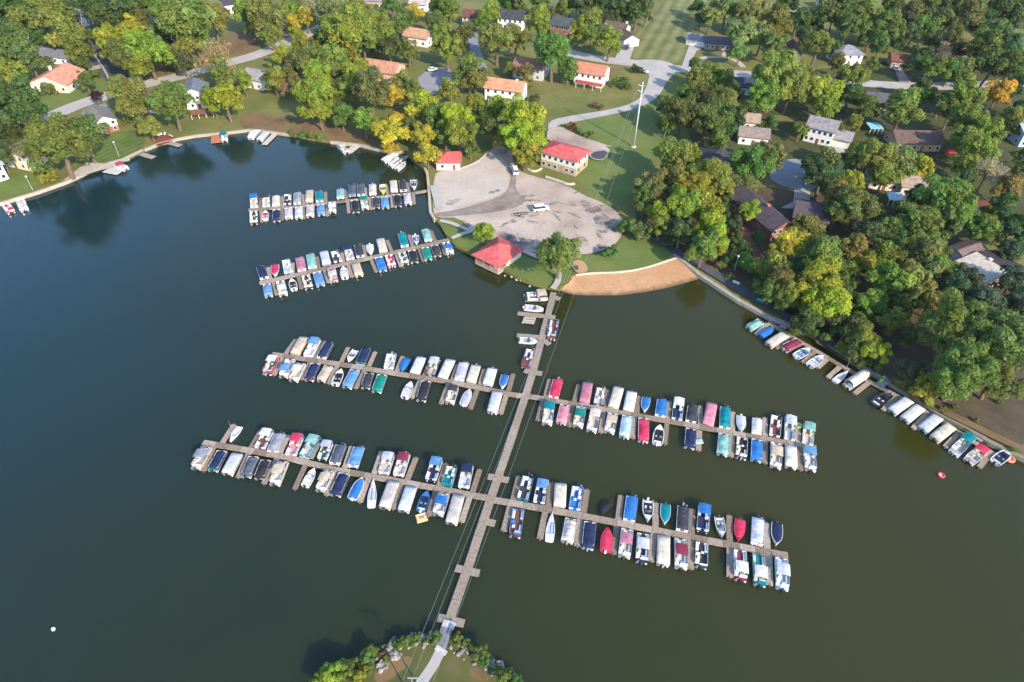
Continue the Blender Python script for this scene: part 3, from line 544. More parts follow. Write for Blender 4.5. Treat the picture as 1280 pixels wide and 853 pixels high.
rowof(ZR, r, [((140,612,115,540),'C','navy'),((200,592,200,530),'K','red'),((277,578,262,497),'P',None,D(deck='ltblue')),((355,568,340,485),'C','mauve'),((415,552,400,465),'C','mint'),((495,532,478,452),'F','lgrey'),((560,518,540,450),'P',None,D(deck='charcoal')),((630,502,615,430),'P','navy'),
 ((690,488,672,412),'C','charcoal'),((747,470,740,415),'K','white'),((820,463,800,380),'F','cream'),((945,430,918,345),'C','teal'),((1008,410,1000,360),'R','blue'),((1078,396,1055,325),'C','mint')])
r = ('near', 'pavilion dock')
rowof(ZR, r, [((155,645,165,715),'C','sky'),((230,628,250,710),'P','white'),((295,615,310,675),'R','black'),((375,595,395,670),'P',None,D(deck='charcoal')),((440,575,462,655),'C','sky'),((520,555,540,630),'P','cream',D(panel='red')),((592,545,600,610),'R','lgrey'),((660,525,682,600),'F','tan'),
 ((790,490,820,570),'C','blue'),((850,478,870,545),'P',None,D(deck='red')),((925,465,945,530),'P',None,D(deck='dgreen')),((980,452,1000,520),'C','black'),((1057,435,1080,505),'C','green'),((1110,422,1130,485),'C','charcoal'),((1175,407,1205,470),'P','blue')])
r = ('far', 'middle left dock')
rowof(A3, r, [((400,290,505,120),'F','tan'),((525,310,615,135),'P','sky',D(deck='white')),((645,330,740,170),'C','navy'),((905,345,980,240),'R','white'),((1015,385,1090,225),'C','navy',D(panel='teal'))])
rowof(B3, r, [((80,275,115,120),'P',None),((200,290,262,175),'K','blue',D(alt='blue')),((325,322,400,160),'F','white'),((470,348,530,170),'P','lgrey',D(deck='tan',panel='navy')),((590,368,670,180),'F','white'),((745,388,800,200),'C','lav'),((855,405,910,235),'F','cream'),((1010,430,1065,265),'F','white'),((1145,452,1182,330),'K','blue')])
r = ('near', 'middle left dock')
rowof(A3, r, [((218,318,128,482),'P','white',D(pos=1,deck='dgreen',panel='red')),((365,335,292,512),'P','sky'),((470,375,382,548),'P','white',D(pos=0)),((605,372,528,542),'C','navy',D(alt='maroon')),((730,400,640,548),'C','tan'),((840,432,783,582),'R','black'),((975,432,888,612),'C','sky'),((1112,470,1063,612),'C','charcoal'),((1232,480,1165,652),'C','green')])
rowof(B3, r, [((295,402,230,552),'R','lgrey'),((442,388,378,585),'C','black'),((702,448,650,608),'P','charcoal',D(pos=1)),((850,472,780,618),'K','lav'),((1112,492,1048,700),'F','lgrey')])
r = ('far', 'middle right dock')
rowof(C3, r, [((178,292,225,120),'C','red'),((440,333,472,150),'F','mauve'),((555,358,590,188),'P',None,D(panel='navy')),((685,378,732,190),'F','cream'),((810,402,842,228),'F','white'),((945,398,965,280),'K','blue'),((1080,448,1096,290),'C','blue'),((1222,480,1235,285),'P','white',D(deck='navy'))])
rowof(D3, r, [((125,328,140,178),'C','charcoal'),((270,357,300,155),'F','pink'),((405,382,415,178),'C','teal'),((550,402,545,265),'K','lgrey',D(alt='lgrey')),((680,428,682,280),'C','white'),((830,452,845,248),'P',None,D(deck='brown')),((952,480,965,265),'P','lgrey',D(deck='grey')),((1105,518,1120,325),'P','mint',D(deck='tan'))])
r = ('near', 'middle right dock')
rowof(C3, r, [((155,335,120,522),'P','teal',D(pos=1)),((285,348,240,512),'C','pink'),((415,365,385,542),'P','green',D(pos=0)),((535,395,500,582),'P','cream',D(pos=1)),((680,420,650,592),'P','tan',D(pos=0)),((805,438,775,632),'C','ltblue'),((940,458,935,668),'C','red'),((1080,520,1052,682),'R','black')])
rowof(D3, r, [((125,378,113,552),'C','navy'),((402,422,390,612),'C','mint'),((555,455,548,638),'P',None,D(deck='black')),((680,468,675,662),'C','blue'),((840,497,842,722),'P','tan',D(pos=0)),((962,522,970,722),'F','white'),((1115,542,1138,742),'P','sky',D(pos=1))])
r = ('far', 'nearest left dock')
rowof(A4, r, [((368,232,442,118),'S','white'),((605,300,690,138),'P','white',D(deck='brown')),((705,327,780,162),'C','grey'),((850,355,932,175),'P','red',D(deck='pink')),((955,368,1070,185),'P','mint',D(panel='teal')),((1105,382,1165,235),'P','lav',D(deck='dgreen')),((1200,422,1270,250),'C','slate')])
rowof(B4, r, [((130,282,197,108),'C','sky'),((380,337,437,165),'P','lav'),((495,352,562,165),'P','maroon'),((755,392,822,200),'P','sky',D(deck='navy')),((885,432,937,260),'P',None,D(deck='teal',panel='teal')),((1020,448,1062,258),'P','navy',D(deck='lgrey'))])
r = ('near', 'nearest left dock')
rowof(A4, r, [((192,280,85,468),'P','grey',D(pos=0,panel='tan')),((312,312,220,482),'C','navy',D(alt='teal')),((432,335,340,512),'F','lgrey'),((560,357,490,532),'C','slate'),((662,387,595,547),'C','black'),((800,397,715,597),'P','tan',D(pos=0,panel='cream')),((1042,458,968,603),'R','white'),((1170,472,1080,648),'P','tan',D(pos=0)),((1285,490,1205,682),'C','navy')])
rowof(B4, r, [((212,372,125,542),'K','blue'),((302,370,280,602),'S','blue'),((470,397,380,628),'F','greige',D(panel='sky')),((605,442,535,652),'F','lgrey'),((732,480,675,640),'R','navy',D(alt='blue')),((870,492,810,682),'P','blue',D(pos=0)),((988,507,915,752),'F','greige')])
r = ('far', 'nearest right dock')
rowof(C4, r, [((230,318,282,103),'P',None,D(deck='charcoal',panel='teal')),((355,338,395,145),'P','sky',D(deck='navy')),((510,362,527,172),'F','cream'),((625,388,660,183),'P',None,D(deck='blue')),((1045,473,1067,258),'C','blue'),((1185,462,1190,298),'R','black')])
rowof(D4, r, [((165,250,170,93),'K','teal'),((300,318,310,93),'C','charcoal'),((463,315,475,88),'P','blue',D(deck='navy')),((617,350,590,193),'R','grey'),((745,383,760,213),'K','red',D(alt='red')),((895,424,900,188),'C','lgrey',D(alt='blue')),((1045,415,1052,243),'K','navy')])
r = ('near', 'nearest right dock')
rowof(C4, r, [((205,375,170,602),'P',None,D(deck='brown',panel='blue')),((455,398,440,617),'S','blue'),((605,447,570,642),'C','greige'),((750,470,725,692),'C','navy'),((880,522,865,707),'K','red',D(alt='red')),((1030,525,1005,757),'P','mauve',D(pos=0)),((1155,560,1135,797),'P','lgrey',D(pos=0,deck='navy'))])
rowof(D4, r, [((155,347,148,597),'F','cream'),((290,372,290,622),'P','maroon',D(pos=0,deck='cream')),((455,402,450,612),'P',None,D(deck='charcoal')),((755,460,765,717),'P','white',D(pos=-1,deck='maroon')),((905,492,915,757),'P','white',D(pos=-1,deck='teal',panel='teal')),((1085,522,1092,787),'P','lgrey',D(pos=0,deck='ltblue'))])
r = ('lake', 'right shore dock')
rowof(S1, r, [((195,135,88,192),'C','mint'),((285,188,178,247),'K','blue',D(alt='blue')),((382,233,238,322),'F','cream'),((487,283,358,352),'C','maroon'),((562,343,452,408),'R','sky'),((662,398,556,478),'R','lgrey'),((855,507,755,592),'S','lgrey'),((992,528,833,637),'A','cream'),((1180,680,1043,772),'R','black',D(alt='charcoal'))])
rowof(S2, r, [((345,243,205,347),'F','white'),((432,298,300,408),'F','white',D(panel='navy')),((567,373,435,483),'F','lgrey'),((667,443,527,553),'F','cream'),((817,523,668,662),'P','teal',D(pos=1)),((912,618,788,722),'P','red',D(pos=1)),((1110,630,990,728),'R','navy')])
boat(ZC, (428,200,268,212), 'P', 'tan', pos=1, deck='brown', panel='lgrey', width=3.2, label='large brown-decked party pontoon moored nearest the beach on the causeway')
boat(ZC, (398,285,272,275), 'R', 'lgrey', label='white speedboat on a lift beside the causeway, bow to the right')
boat(ZC, (470,350,445,480), 'P', None, deck='brown', panel='brown', label='brown open pontoon boat moored on the right side of the causeway')
boat(ZC, (358,488,238,478), 'R', 'lgrey', label='white open motorboat lying along the second causeway arm')
boat(ZC, (285,650,325,525), 'P', None, deck='brown', panel='maroon', label='flat brown work raft with white seats left of the causeway')
boat(Z1, (20,780,45,812), 'P', None, panel='white', deck='red', label='white pontoon with red deck at the far left shore')
boat(Z1, (78,762,95,805), 'P', None, label='white pontoon with pale deck beside the far left dock')
boat(Z1, (440,628,485,645), 'P', 'red', pos=0, label='red-canopied boat at the left shore below the big round tree')
boat(Z1, (855,505,855,540), 'P', 'teal', pos=0, label='teal-canopied boat beside the rusty brown dock')
boat(Z1, (965,500,955,530), 'F', 'white', label='white covered boat on the shore right of the teal-canopied boat')
boat(Z2, (85,603,45,645), 'F', 'white', label='white covered boat, left of the pair at the upper shore')
boat(Z2, (125,612,88,655), 'F', 'lgrey', label='light grey covered boat, right of the pair at the upper shore')
boat(Z2, (460,675,500,712), 'P', 'cream', pos=0, label='cream-canopied boat at the pale floating dock under olive trees')
boat(Z2, (725,712,660,752), 'F', 'white', label='white covered boat below the yellow trees, uppermost of three')
boat(Z2, (745,735,690,775), 'P', None, label='open grey boat below the yellow trees, middle of three')
boat(Z2, (775,745,720,795), 'R', 'white', label='white motorboat below the yellow trees, lowest of three')
bb = boat(C4, (830,400,905,320), 'K', 'black', alt='black', label='black half-sunken boat in a gap of the nearest right dock')
rows = {}
for b_ in BOATS:
    if not b_[4]: rows.setdefault(b_[2], []).append(b_)
for k, L in rows.items():
    L.sort(key=lambda t: t[3][0]); looks = [t[1] for t in L]
    for i, t in enumerate(L):
        pos_ = 'leftmost' if i == 0 else 'rightmost' if i == len(L)-1 else ORD[i]+' from left'
        lk_ = t[1]
        if len((lk_+' '+pos_+' side of '+' '.join(k)).replace('-', ' ').split()) > 15: lk_ = lk_.split(',')[0].split(' with ')[0]
        t[0]['label'] = f'{lk_}, {pos_}, {k[0]} side of {k[1]}'; t[0]['group'] = 'boats moored at the docks'
# floats, tubes, kayak, buoy
def torus(name, R_, r_, mt, k=14, q=8):
    mb = MB(); v = []; f = []
    for i in range(k):
        for j in range(q):
            a, b_ = 2*math.pi*i/k, 2*math.pi*j/q; v.append(((R_+r_*math.cos(b_))*math.cos(a), (R_+r_*math.cos(b_))*math.sin(a), r_+r_*math.sin(b_)))
            f.append((i*q+j, ((i+1) % k)*q+j, ((i+1) % k)*q+(j+1) % q, i*q+(j+1) % q))
    return mesh(name, v, f, mt, True)
T_ring = torus('ring', .7, .25, M_vinyl); T_floor = MB().tube((0, 0, .05), (0, 0, .2), .7, .7, 12).me('tube_floor', M_vinyl)
def tube_(px, z, label, c1, c2, s=1, sq=1):
    p = un(*px, z=z); r = obj('towable_tube', None, None, (p.x, p.y, z), .4, (s*sq, s, s)); tag(r, label, 'tube'); obj('ring', T_ring, r, color=c1); obj('tube_floor', T_floor, r, color=c2)
p = un(*B4(685, 690), z=.05); fm = obj('floating_raft', None, None, (p.x, p.y, 0), .35); tag(fm, 'square yellow-edged inflatable raft floating behind the blue motorboat', 'raft')
obj('mat', MB().box(-.9, .9, -.7, .7, .05, .3, .08).me('mat', M_vinyl), fm, color=(.62, .52, .38))
for q in ((-1.1, 1.1, -.95, -.7), (-1.1, 1.1, .7, .95), (-1.1, -.9, -.7, .7), (.9, 1.1, -.7, .7)): obj('edge_tube', MB().box(*q, 0, .4, .1).me('edge_tube', M_vinyl), fm, color=(.62, .42, .10))
for q in ((-.5, -.25), (.05, .3)): obj('cushion', MB().box(-.2, .2, -.3, .3, .3, .4, .04).me('cushion', M_vinyl), fm, (q[0]+.25, 0, 0), color=(.3, .14, .08))
tube_(D3(1032, 355), DZ, 'lime green round tube standing on a middle right finger pier', (.45, .6, .1), (.5, .65, .15), .9)
tube_(S2(1105, 700), .1, 'red and cream towable tube beside the navy boat at the right end', (.7, .2, .12), (.7, .6, .45), 1.2)
tube_(S2(585, 822), .0, 'red and white ring buoy floating alone in open water', (.55, .06, .06), (.7, .62, .6), .85)
ky = MB().loft([[(x, w_*math.cos(a), .18+h_*math.sin(a)) for a in np.linspace(0, 2*math.pi, 9)[:-1]] for x, w_, h_ in ((-1.7, .03, .03), (-1.1, .25, .14), (0, .36, .18), (1.1, .25, .14), (1.7, .03, .03))]).me('hull', M_gel, True)
p = un(*S2(138, 88), z=.9); kr = obj('kayak', None, None, (p.x, p.y, .9), math.radians(48)); tag(kr, 'lime green kayak lying across the plank footbridge on the right', 'kayak'); obj('hull', ky, kr, color=(.3, .62, .06)); obj('cockpit', MB().tube((0, 0, .3), (0, 0, .37), .26, .24, 10).me('cockpit', M_rubber), kr, color=(.03, .04, .03))
p = un(67, 787, 0); br = obj('marker_buoy', None, None, (p.x, p.y, 0)); tag(br, 'tiny white marker buoy alone in the dark water at lower left', 'buoy'); obj('float', MB().tube((0, 0, -.1), (0, 0, .35), .35, .28, 10).me('float', M_gel), br, color=(.75, .75, .72)); obj('stem', MB().tube((0, 0, .35), (0, 0, .6), .06).me('stem', M_gel), br, color=(.7, .7, .7))
lf = obj('boat_lift', None); tag(lf, 'empty slatted boat lift on the first causeway arm', 'boat lift')
for q in ((275, 335, 350, 342), (270, 350, 345, 357), (265, 362, 338, 371)): slab('bunk_beam', un(*ZC(q[0], q[1]), z=.8), un(*ZC(q[2], q[3]), z=.8), .55, lf, .8, (.42, .38, .32))
for q in ((280, 330, 266, 372), (348, 336, 336, 376)): slab('side_rail', un(*ZC(q[0], q[1]), z=.6), un(*ZC(q[2], q[3]), z=.6), .3, lf, .56, (.3, .28, .26))
tp = obj('folded_tarp', MB().loft([[(-1, -.6, 0), (1, -.6, 0), (1, .6, 0), (-1, .6, 0)], [(-.9, -.5, .25), (.95, -.55, .2), (.9, .5, .3), (-.95, .5, .22)]]).me('folded_tarp', M_fab), None, un(*D3(190, 488), z=DZ), .1, color=K['ltblue']); tag(tp, 'pale blue folded tarp lying on a middle right finger pier', 'tarp')
# ------------------------------------------------------------------ houses
WIN_F = MB().box(-.65, .65, -.05, .02, 0, 1.4, 0).me('window', M_plain); WIN_P = MB().box(-.52, .52, -.08, -.04, .12, 1.28).me('pane', M_glass)
DOOR = MB().box(-.55, .55, -.06, .02, 0, 2.1).me('door', M_plain); GAR = MB().box(-2.3, 2.3, -.06, .02, 0, 2.2).me('garage_door', M_plain)
LANDMARKS = []
HOUSES = []
def house(A, B, depth, h, rise, roofc, wallc, label, short, ridge='x', nwin=3, storeys=1, hip=False, chim=None, eave=.6, over=None, door=True, garage=False, cat='house', slope2=None, name='house', trim=(.75, .74, .7), sidewin=2, band=None, base=GZ):
    a, b_ = un(*A, z=base), un(*B, z=base); d = b_-a; w = d.length; rz = math.atan2(d.y, d.x)
    r = obj(name, None, None, (a.x, a.y, base), rz); tag(r, label, cat); LANDMARKS.append((short, pr((a+b_)/2+Vector((-d.y, d.x, 0)).normalized()*depth/2+Vector((0, 0, h/2)))))
    ctr = a+d*.5+Vector((-d.y, d.x, 0)).normalized()*depth/2; HOUSES.append((ctr.x, ctr.y, max(w, depth)/2))
    mb = MB(); e = eave; T = .22
    # walls with gables
    if ridge == 'x': mx = (0, w); 
    v = [(0,0,-.3),(w,0,-.3),(w,depth,-.3),(0,depth,-.3),(0,0,h),(w,0,h),(w,depth,h),(0,depth,h)]
    f = [(0,1,5,4),(1,2,6,5),(2,3,7,6),(3,0,4,7)]
    if hip: f.append((4,5,6,7))
    elif ridge == 'x': v += [(0, depth/2, h+rise), (w, depth/2, h+rise)]; f += [(4, 8, 7), (5, 6, 9)]
    else: v += [(w/2, 0, h+rise), (w/2, depth, h+rise)]; f += [(4, 5, 8), (6, 7, 9)]
    obj('wall', mesh('wall', v, f, M_siding), r, color=wallc)
    if band: obj('brick_storey', MB().box(-.06, w+.06, -.06, depth+.06, -.3, h*.5).me('brick_storey', M_conc), r, color=band)
    # roof
    def slopeobj(q, c):
        n_ = (Vector(q[1])-Vector(q[0])).cross(Vector(q[2])-Vector(q[0])).normalized()
        if n_.z < 0: n_ = -n_; q = list(reversed(q))
        up = [tuple(Vector(p)+n_*T) for p in q]; mb = MB(); k = len(q)
        mb.quad(*up); mb.quad(*reversed(q))
        for i in range(k): j = (i+1) % k; mb.quad(q[i], q[j], up[j], up[i])
        return obj('roof_slope', mb.me('roof_slope', M_roof), r, (0, 0, .02), color=c)
    if hip:
        zl = h-.05; o = [(-e, -e, zl), (w+e, -e, zl), (w+e, depth+e, zl), (-e, depth+e, zl)]; m_ = min(w, depth)/2+e; zt = h+rise
        if w >= depth: p, q = (m_-e+.001, depth/2, zt), (w+e-m_-.001+.0, depth/2, zt)
        else: p, q = (w/2, m_-e, zt), (w/2, depth+e-m_, zt)
        if w >= depth: S_ = [[o[0], o[1], q, p], [o[1], o[2], q], [o[2], o[3], p, q], [o[3], o[0], p]]
        else: S_ = [[o[0], o[1], p], [o[1], o[2], q, p], [o[2], o[3], q], [o[3], o[0], p, q]]
        for q_ in S_: slopeobj(q_, roofc)
    elif ridge == 'x':
        k_ = rise/(depth/2); zl = h-e*k_
        slopeobj([(-e, -e, zl), (w+e, -e, zl), (w+e, depth/2, h+rise), (-e, depth/2, h+rise)], roofc)
        slopeobj([(w+e, depth+e, zl), (-e, depth+e, zl), (-e, depth/2, h+rise), (w+e, depth/2, h+rise)], slope2 or roofc)
    else:
        k_ = rise/(w/2); zl = h-e*k_
        slopeobj([(-e, depth+e, zl), (-e, -e, zl), (w/2, -e, h+rise), (w/2, depth+e, h+rise)], roofc)
        slopeobj([(w+e, -e, zl), (w+e, depth+e, zl), (w/2, depth+e, h+rise), (w/2, -e, h+rise)], slope2 or roofc)
    sh = h/storeys
    for s_ in range(storeys):
        zz = s_*sh+min(.9, sh*.3)
        for i in range(nwin):
            x = w*(i+.5)/nwin
            if door and s_ == 0 and i == nwin//2: obj('door', DOOR, r, (x, 0, 0), color=(.2, .08, .05)); continue
            if garage and s_ == 0 and i == nwin-1: obj('garage_door', GAR, r, (x-.2, 0, 0), color=(.7, .68, .64)); continue
            wf = obj('window', WIN_F, r, (x, -.06 if band and s_ == 0 else 0, zz), color=trim); obj('pane', WIN_P, wf)
        for side in (0, 1):
            for i in range(sidewin):
                y = depth*(i+.5)/sidewin
                wf = obj('window', WIN_F, r, (w if side else 0, y, zz), math.pi/2 if side else -math.pi/2, color=trim); obj('pane', WIN_P, wf)
    if chim: 
        cx, cy, ch = chim; obj('chimney', MB().box(w*cx-.5, w*cx+.5, depth*cy-.4, depth*cy+.4, h*.5, h+rise+ch).box(w*cx-.6, w*cx+.6, depth*cy-.5, depth*cy+.5, h+rise+ch+.001, h+rise+ch+.15).me('chimney', M_conc), r, color=(.6, .55, .5) if over is None else over)
    return r
OR = (.46, .23, .14); GR = (.17, .175, .19); DK = (.055, .055, .068); BR = (.13, .085, .075); RB = (.16, .07, .055); RED = (.50, .105, .10); CR = (.62, .57, .47); WH = (.68, .67, .64); TN = (.45, .36, .25); BK = (.24, .11, .08); PK = (.5, .35, .27)
DEFH = [
 ((84,32),(108,34),9,5,2.4,GR,WH,'white house with grey gable roof in trees at top left corner','grey-roofed white house',D(ridge='y',storeys=2,nwin=2)),
 ((14,52),(40,58),8,3.2,2,(.4,.4,.42),WH,'pale low house half hidden by trees at the upper left edge','pale low house',D()),
 ((36,76),(86,82),9,3.2,1.6,GR,WH,'long grey-roofed ranch house above the salmon-roofed house','long grey ranch house',D(nwin=5)),
 ((41,114),(87,117),15,3.6,3.2,(.52,.25,.17),CR,'cream house with wide salmon gable roof on the left lawn','salmon-roofed cream house',D(ridge='y',nwin=4,chim=(.3,.6,.6))),
 ((-16,136),(12,134),9,4,2,(.25,.28,.33),WH,'blue-grey roofed house cut off by the left edge','blue-grey roofed house',D()),
 ((123,170),(150,163),13,4.6,2,(.2,.185,.17),WH,'grey-roofed house with white upper and brick lower storey above striped lawn','brick and white lakeside house',D(ridge='y',storeys=2,nwin=3,band=BK)),
 ((5,207),(37,214),11,5.2,2.2,(.17,.125,.115),CR,'brown-roofed white gable house beside the big round tree','brown-roofed gable house',D(ridge='y',storeys=2,nwin=3)),
 ((-18,234),(12,224),9,5.6,2,(.3,.33,.36),(.4,.52,.55),'pale blue house at the far left edge above the shore','pale blue house',D(storeys=2)),
 ((184,56),(204,58),9,4.4,2.4,(.42,.4,.38),(.58,.55,.5),'pale gable house buried in trees right of the dark road','pale buried gable house',D(ridge='y',nwin=2)),
 ((215,70),(237,67),8,3.6,1.8,RB,WH,'red-brown roofed small house right of the tree clump','red-brown small house',D(nwin=2)),
 ((230,138),(263,135),11,6,2.4,(.15,.17,.2),WH,'two-storey white house with slate gable roof near the shore','slate-roofed white house',D(ridge='y',storeys=2,nwin=4)),
 ((172,140),(197,142),9,4.6,2,BR,WH,'white house peeping out behind olive trees above the shore','white house behind olives',D(storeys=2)),
 ((283,18),(305,15),9,4.6,2.2,DK,WH,'dark-roofed white house at the top behind light green trees','dark-roofed top house',D()),
 ((304,108),(329,114),10,4.2,2,(.3,.28,.26),WH,'grey-roofed white house at the bend of the pale road','grey house at the bend',D()),
 ((454,99),(493,105),12,4.4,2.6,OR,PK,'orange-roofed pink brick house deep among the trees','orange-roofed pink house',D(nwin=4)),
 ((505,55),(534,60),10,4.2,2.4,(.45,.26,.16),WH,'orange-tan roofed white house near the top centre','orange-tan roofed house',D(nwin=3)),
 ((512,14),(532,16),9,4,2,(.4,.36,.33),WH,'tan-roofed house beside the narrow drive at the top','tan-roofed top house',D()),
 ((448,10),(478,11),9,4,2,(.24,.25,.28),(.4,.3,.25),'grey-roofed house at the top edge among pale trees','grey top-edge house',D()),
 ((578,33),(599,35),9,5,2.4,RB,(.5,.44,.4),'brown-roofed tan house left of the yellow-green tree at the top','brown-roofed tan house',D(storeys=2)),
 ((622,36),(653,39),10,5.6,2.6,DK,WH,'two-storey white house with dark roof and balcony row','dark-roofed balcony house',D(storeys=2,nwin=5)),
 ((687,45),(711,49),10,5.8,2.6,(.07,.08,.085),BK,'dark-roofed brick house with white columns','brick column house',D(storeys=2,nwin=4)),
 ((752,47),(778,52),10,4.6,2.6,BR,CR,'brown-roofed cream house beside the mown field','brown-roofed field house',D(chim=(.95,.5,.8))),
 ((779,60),(798,58),9,3.6,2.2,BR,WH,'small white gable garage right of the brown-roofed field house','white gable garage',D(ridge='y',nwin=1,door=False,garage=True,name='garage',cat='garage')),
 ((641,97),(678,102),11,5.2,2.2,(.26,.13,.095),(.45,.45,.43),'grey-walled brown-roofed house tucked behind the bright round tree','grey-walled house',D(storeys=2)),
 ((717,105),(752,111),11,5.6,2.4,(.48,.19,.12),WH,'white two-storey house with orange roof and red porch above the lawn','orange-roofed porch house',D(storeys=2,nwin=5)),
 ((606,125),(651,131),10,5.4,2.4,(.5,.25,.14),WH,'white house with orange roof and rear deck below the grey-walled house','orange-roofed deck house',D(storeys=2,nwin=5,chim=(.8,.5,.5))),
 ((880,62),(912,64),9,3.2,1.8,(.10,.10,.115),(.3,.26,.24),'low dark-roofed ranch house with circular drive','dark ranch house',D(nwin=5)),
 ((857,56),(880,60),8,3.0,1.6,(.2,.2,.21),WH,'white garage wing left of the dark ranch house','ranch garage',D(nwin=1,door=False,garage=True,name='garage',cat='garage')),
 ((980,76),(998,78),14,3.6,2.4,(.13,.06,.06),WH,'narrow white gable house with long maroon roof','maroon-roofed gable house',D(ridge='y',nwin=1,door=False)),
 ((1044,82),(1075,82),11,5,2.6,(.22,.23,.26),WH,'white house with grey hip roof above the right street','grey hip-roofed house',D(hip=True,storeys=2,nwin=3)),
 ((917,118),(940,120),9,3.6,2.2,(.045,.055,.085),WH,'dark blue roof showing between light green trees','dark blue roofed house',D()),
 ((929,162),(946,164),7,3.4,2,(.32,.24,.18),WH,'small tan-roofed cottage behind the longer tan roof','small tan cottage',D(nwin=2)),
 ((922,180),(958,184),9,3.4,1.8,(.25,.2,.17),WH,'tan-grey roofed white bungalow beside the dark green grove','tan-grey bungalow',D(nwin=3)),
 ((1003,176),(1037,184),10,6,2.4,(.23,.22,.22),WH,'two-storey colonial house with columns and grey roof','grey colonial house',D(storeys=2,nwin=5)),
 ((1037,182),(1059,187),9,3.2,1.6,(.27,.255,.25),CR,'low garage wing right of the grey colonial house','colonial garage',D(nwin=1,door=False,garage=True,name='garage',cat='garage')),
 ((876,215),(916,218),12,3.4,2.6,(.06,.065,.075),(.4,.35,.3),'dark slate hip roof behind the golden green tree','dark slate hip house',D(hip=True)),
 ((961,304),(988,298),26,4.6,2.6,(.095,.075,.082),BK,'brick house wing with long dark roof and white windows above path','long dark-roofed brick house',D(ridge='y',storeys=2,nwin=4,chim=(.5,.35,.6),over=(.4,.14,.09))),
 ((989,283),(1030,291),12,3.6,2.4,(.09,.072,.08),BK,'low dark-roofed wing right of the brick house, by its driveway','dark side wing',D(nwin=3)),
 ((1118,189),(1174,190),11,3.4,2.4,(.13,.085,.075),(.35,.25,.18),'long brown-roofed ranch house with open carport on the right','long brown ranch house',D(nwin=6)),
 ((1112,85),(1144,88),9,3.4,1.8,(.19,.075,.055),(.3,.2,.16),'red-brown roofed ranch house with brick drive','red-brown drive house',D(nwin=4)),
 ((1180,72),(1204,72),8,3.4,1.8,(.2,.08,.06),BK,'red roof just showing behind dark trees at upper right','hidden red roof',D()),
 ((1081,136),(1108,139),9,3.4,2.2,(.10,.095,.11),(.35,.32,.3),'dark grey roof below the right street between olive trees','dark grey street roof',D()),
 ((1272,184),(1302,184),9,5.6,2,(.3,.31,.33),(.33,.4,.45),'blue-grey house cut off by the right edge','blue-grey edge house',D(storeys=2)),
 ((1085,236),(1122,240),9,3.4,2,(.16,.13,.13),CR,'dim brown roof in the grove right of the cul-de-sac','dim grove house',D()),
 ((1124,244),(1158,247),9,3.4,2,(.3,.24,.19),CR,'tan roof beside the golden tree on the right','tan grove house',D()),
 ((1026,12),(1044,12),8,3.6,2,(.5,.36,.3),WH,'pale pink roof at the top right among dark trees','pale pink top house',D(nwin=2)),
 ((978,22),(1006,24),9,3.4,1.6,(.33,.34,.36),WH,'pale grey roof at the top right above maroon-roofed house','pale grey top house',D()),
]
for t in DEFH: house(*t[:9], **t[9])
# white and dark roofed house at the right edge, built from its own corners
house((1224,364),(1274,349),10,3.4,1.3,(.52,.46,.38),(.4,.3,.25),'house with one bright white roof slope and one dark brown','white-sloped house',ridge='y',slope2=(.055,.042,.045),nwin=3,door=False,chim=(.5,.6,.5))
house((1202,337),(1229,327),7,3.2,1.5,(.17,.12,.11),WH,'brown rear wing behind the white-sloped roof','brown rear wing',nwin=2)
# lakeside buildings with bright red roofs
def un2(p): return un(*p)
house((676,208),(719,221),9.5,5.8,1.9,RED,CR,'two-storey clubhouse with bright red hip roof and tan lower storey','red-roofed clubhouse',hip=True,storeys=2,nwin=6,cat='clubhouse',name='clubhouse',band=(.40,.31,.20),eave=.7,sidewin=2)
house((546,213),(575,213),8,2.9,2.0,RED,WH,'small white shed with red hip roof beside the gravel lot','red-roofed shed',hip=True,nwin=2,cat='shed',name='shed',eave=.6,sidewin=1)
# pavilion over the water
pv = [un(*p, z=.6) for p in ((594,329),(623,343),(654,318))]; ex = (pv[1]-pv[0]); ey = (pv[2]-pv[1]); wl = ex.length; dl = ey.length; rz = math.atan2(ex.y, ex.x)
wl = min(wl, 11); dl = min(max(dl, 8), 11)
r = obj('pavilion', None, None, (pv[0].x, pv[0].y, 0), rz); tag(r, 'open-sided pavilion with red pyramid roof standing over the water', 'pavilion'); LANDMARKS.append(('red pavilion', (622, 315)))
obj('deck', MB().box(0, wl, 0, dl, .35, .95).me('deck', M_conc), r, color=(.42, .33, .25))
for i in range(4):
    for j in range(4):
        if i in (0, 3) or j in (0, 3): obj('post', MB().box(-.17, .17, -.17, .17, .95, 3.6).me('post', M_plain), r, (wl*i/3*.94+wl*.03, dl*j/3*.94+dl*.03, 0), color=(.55, .38, .28))
for (a, b_) in (((0, 0), (wl, 0)), ((wl, 0), (wl, dl*.4)), ((0, 0), (0, dl))):
    mb = MB(); d = Vector((b_[0]-a[0], b_[1]-a[1], 0)); k = int(d.length/.35); 
    for i in range(k): p = Vector((a[0], a[1], 0))+d*(i/k); mb.box(p.x-.03, p.x+.03, p.y-.03, p.y+.03, .95, 1.9)
    mb.tube((a[0], a[1], 1.93), (b_[0], b_[1], 1.93), .06); obj('railing', mb.me('railing', M_plain), r, color=(.5, .38, .3))
obj('end_wall', MB().box(wl-.25, wl-.02, dl*.4, dl-.1, .95, 3.5).me('end_wall', M_siding), r, color=CR)
e = .8; zt = 6.4; o4 = [(-e, -e, 3.5), (wl+e, -e, 3.5), (wl+e, dl+e, 3.5), (-e, dl+e, 3.5)]
for i in range(4):
    q = [o4[i], o4[(i+1) % 4], (wl/2, dl/2, zt)]; mb = MB(); up = [(a, b_, c+.2) for a, b_, c in q]; mb.quad(*up); mb.quad(*reversed(q)); mb.quad(q[0], q[1], up[1], up[0]); obj('roof_slope', mb.me('roof_slope', M_roof), r, color=RED)
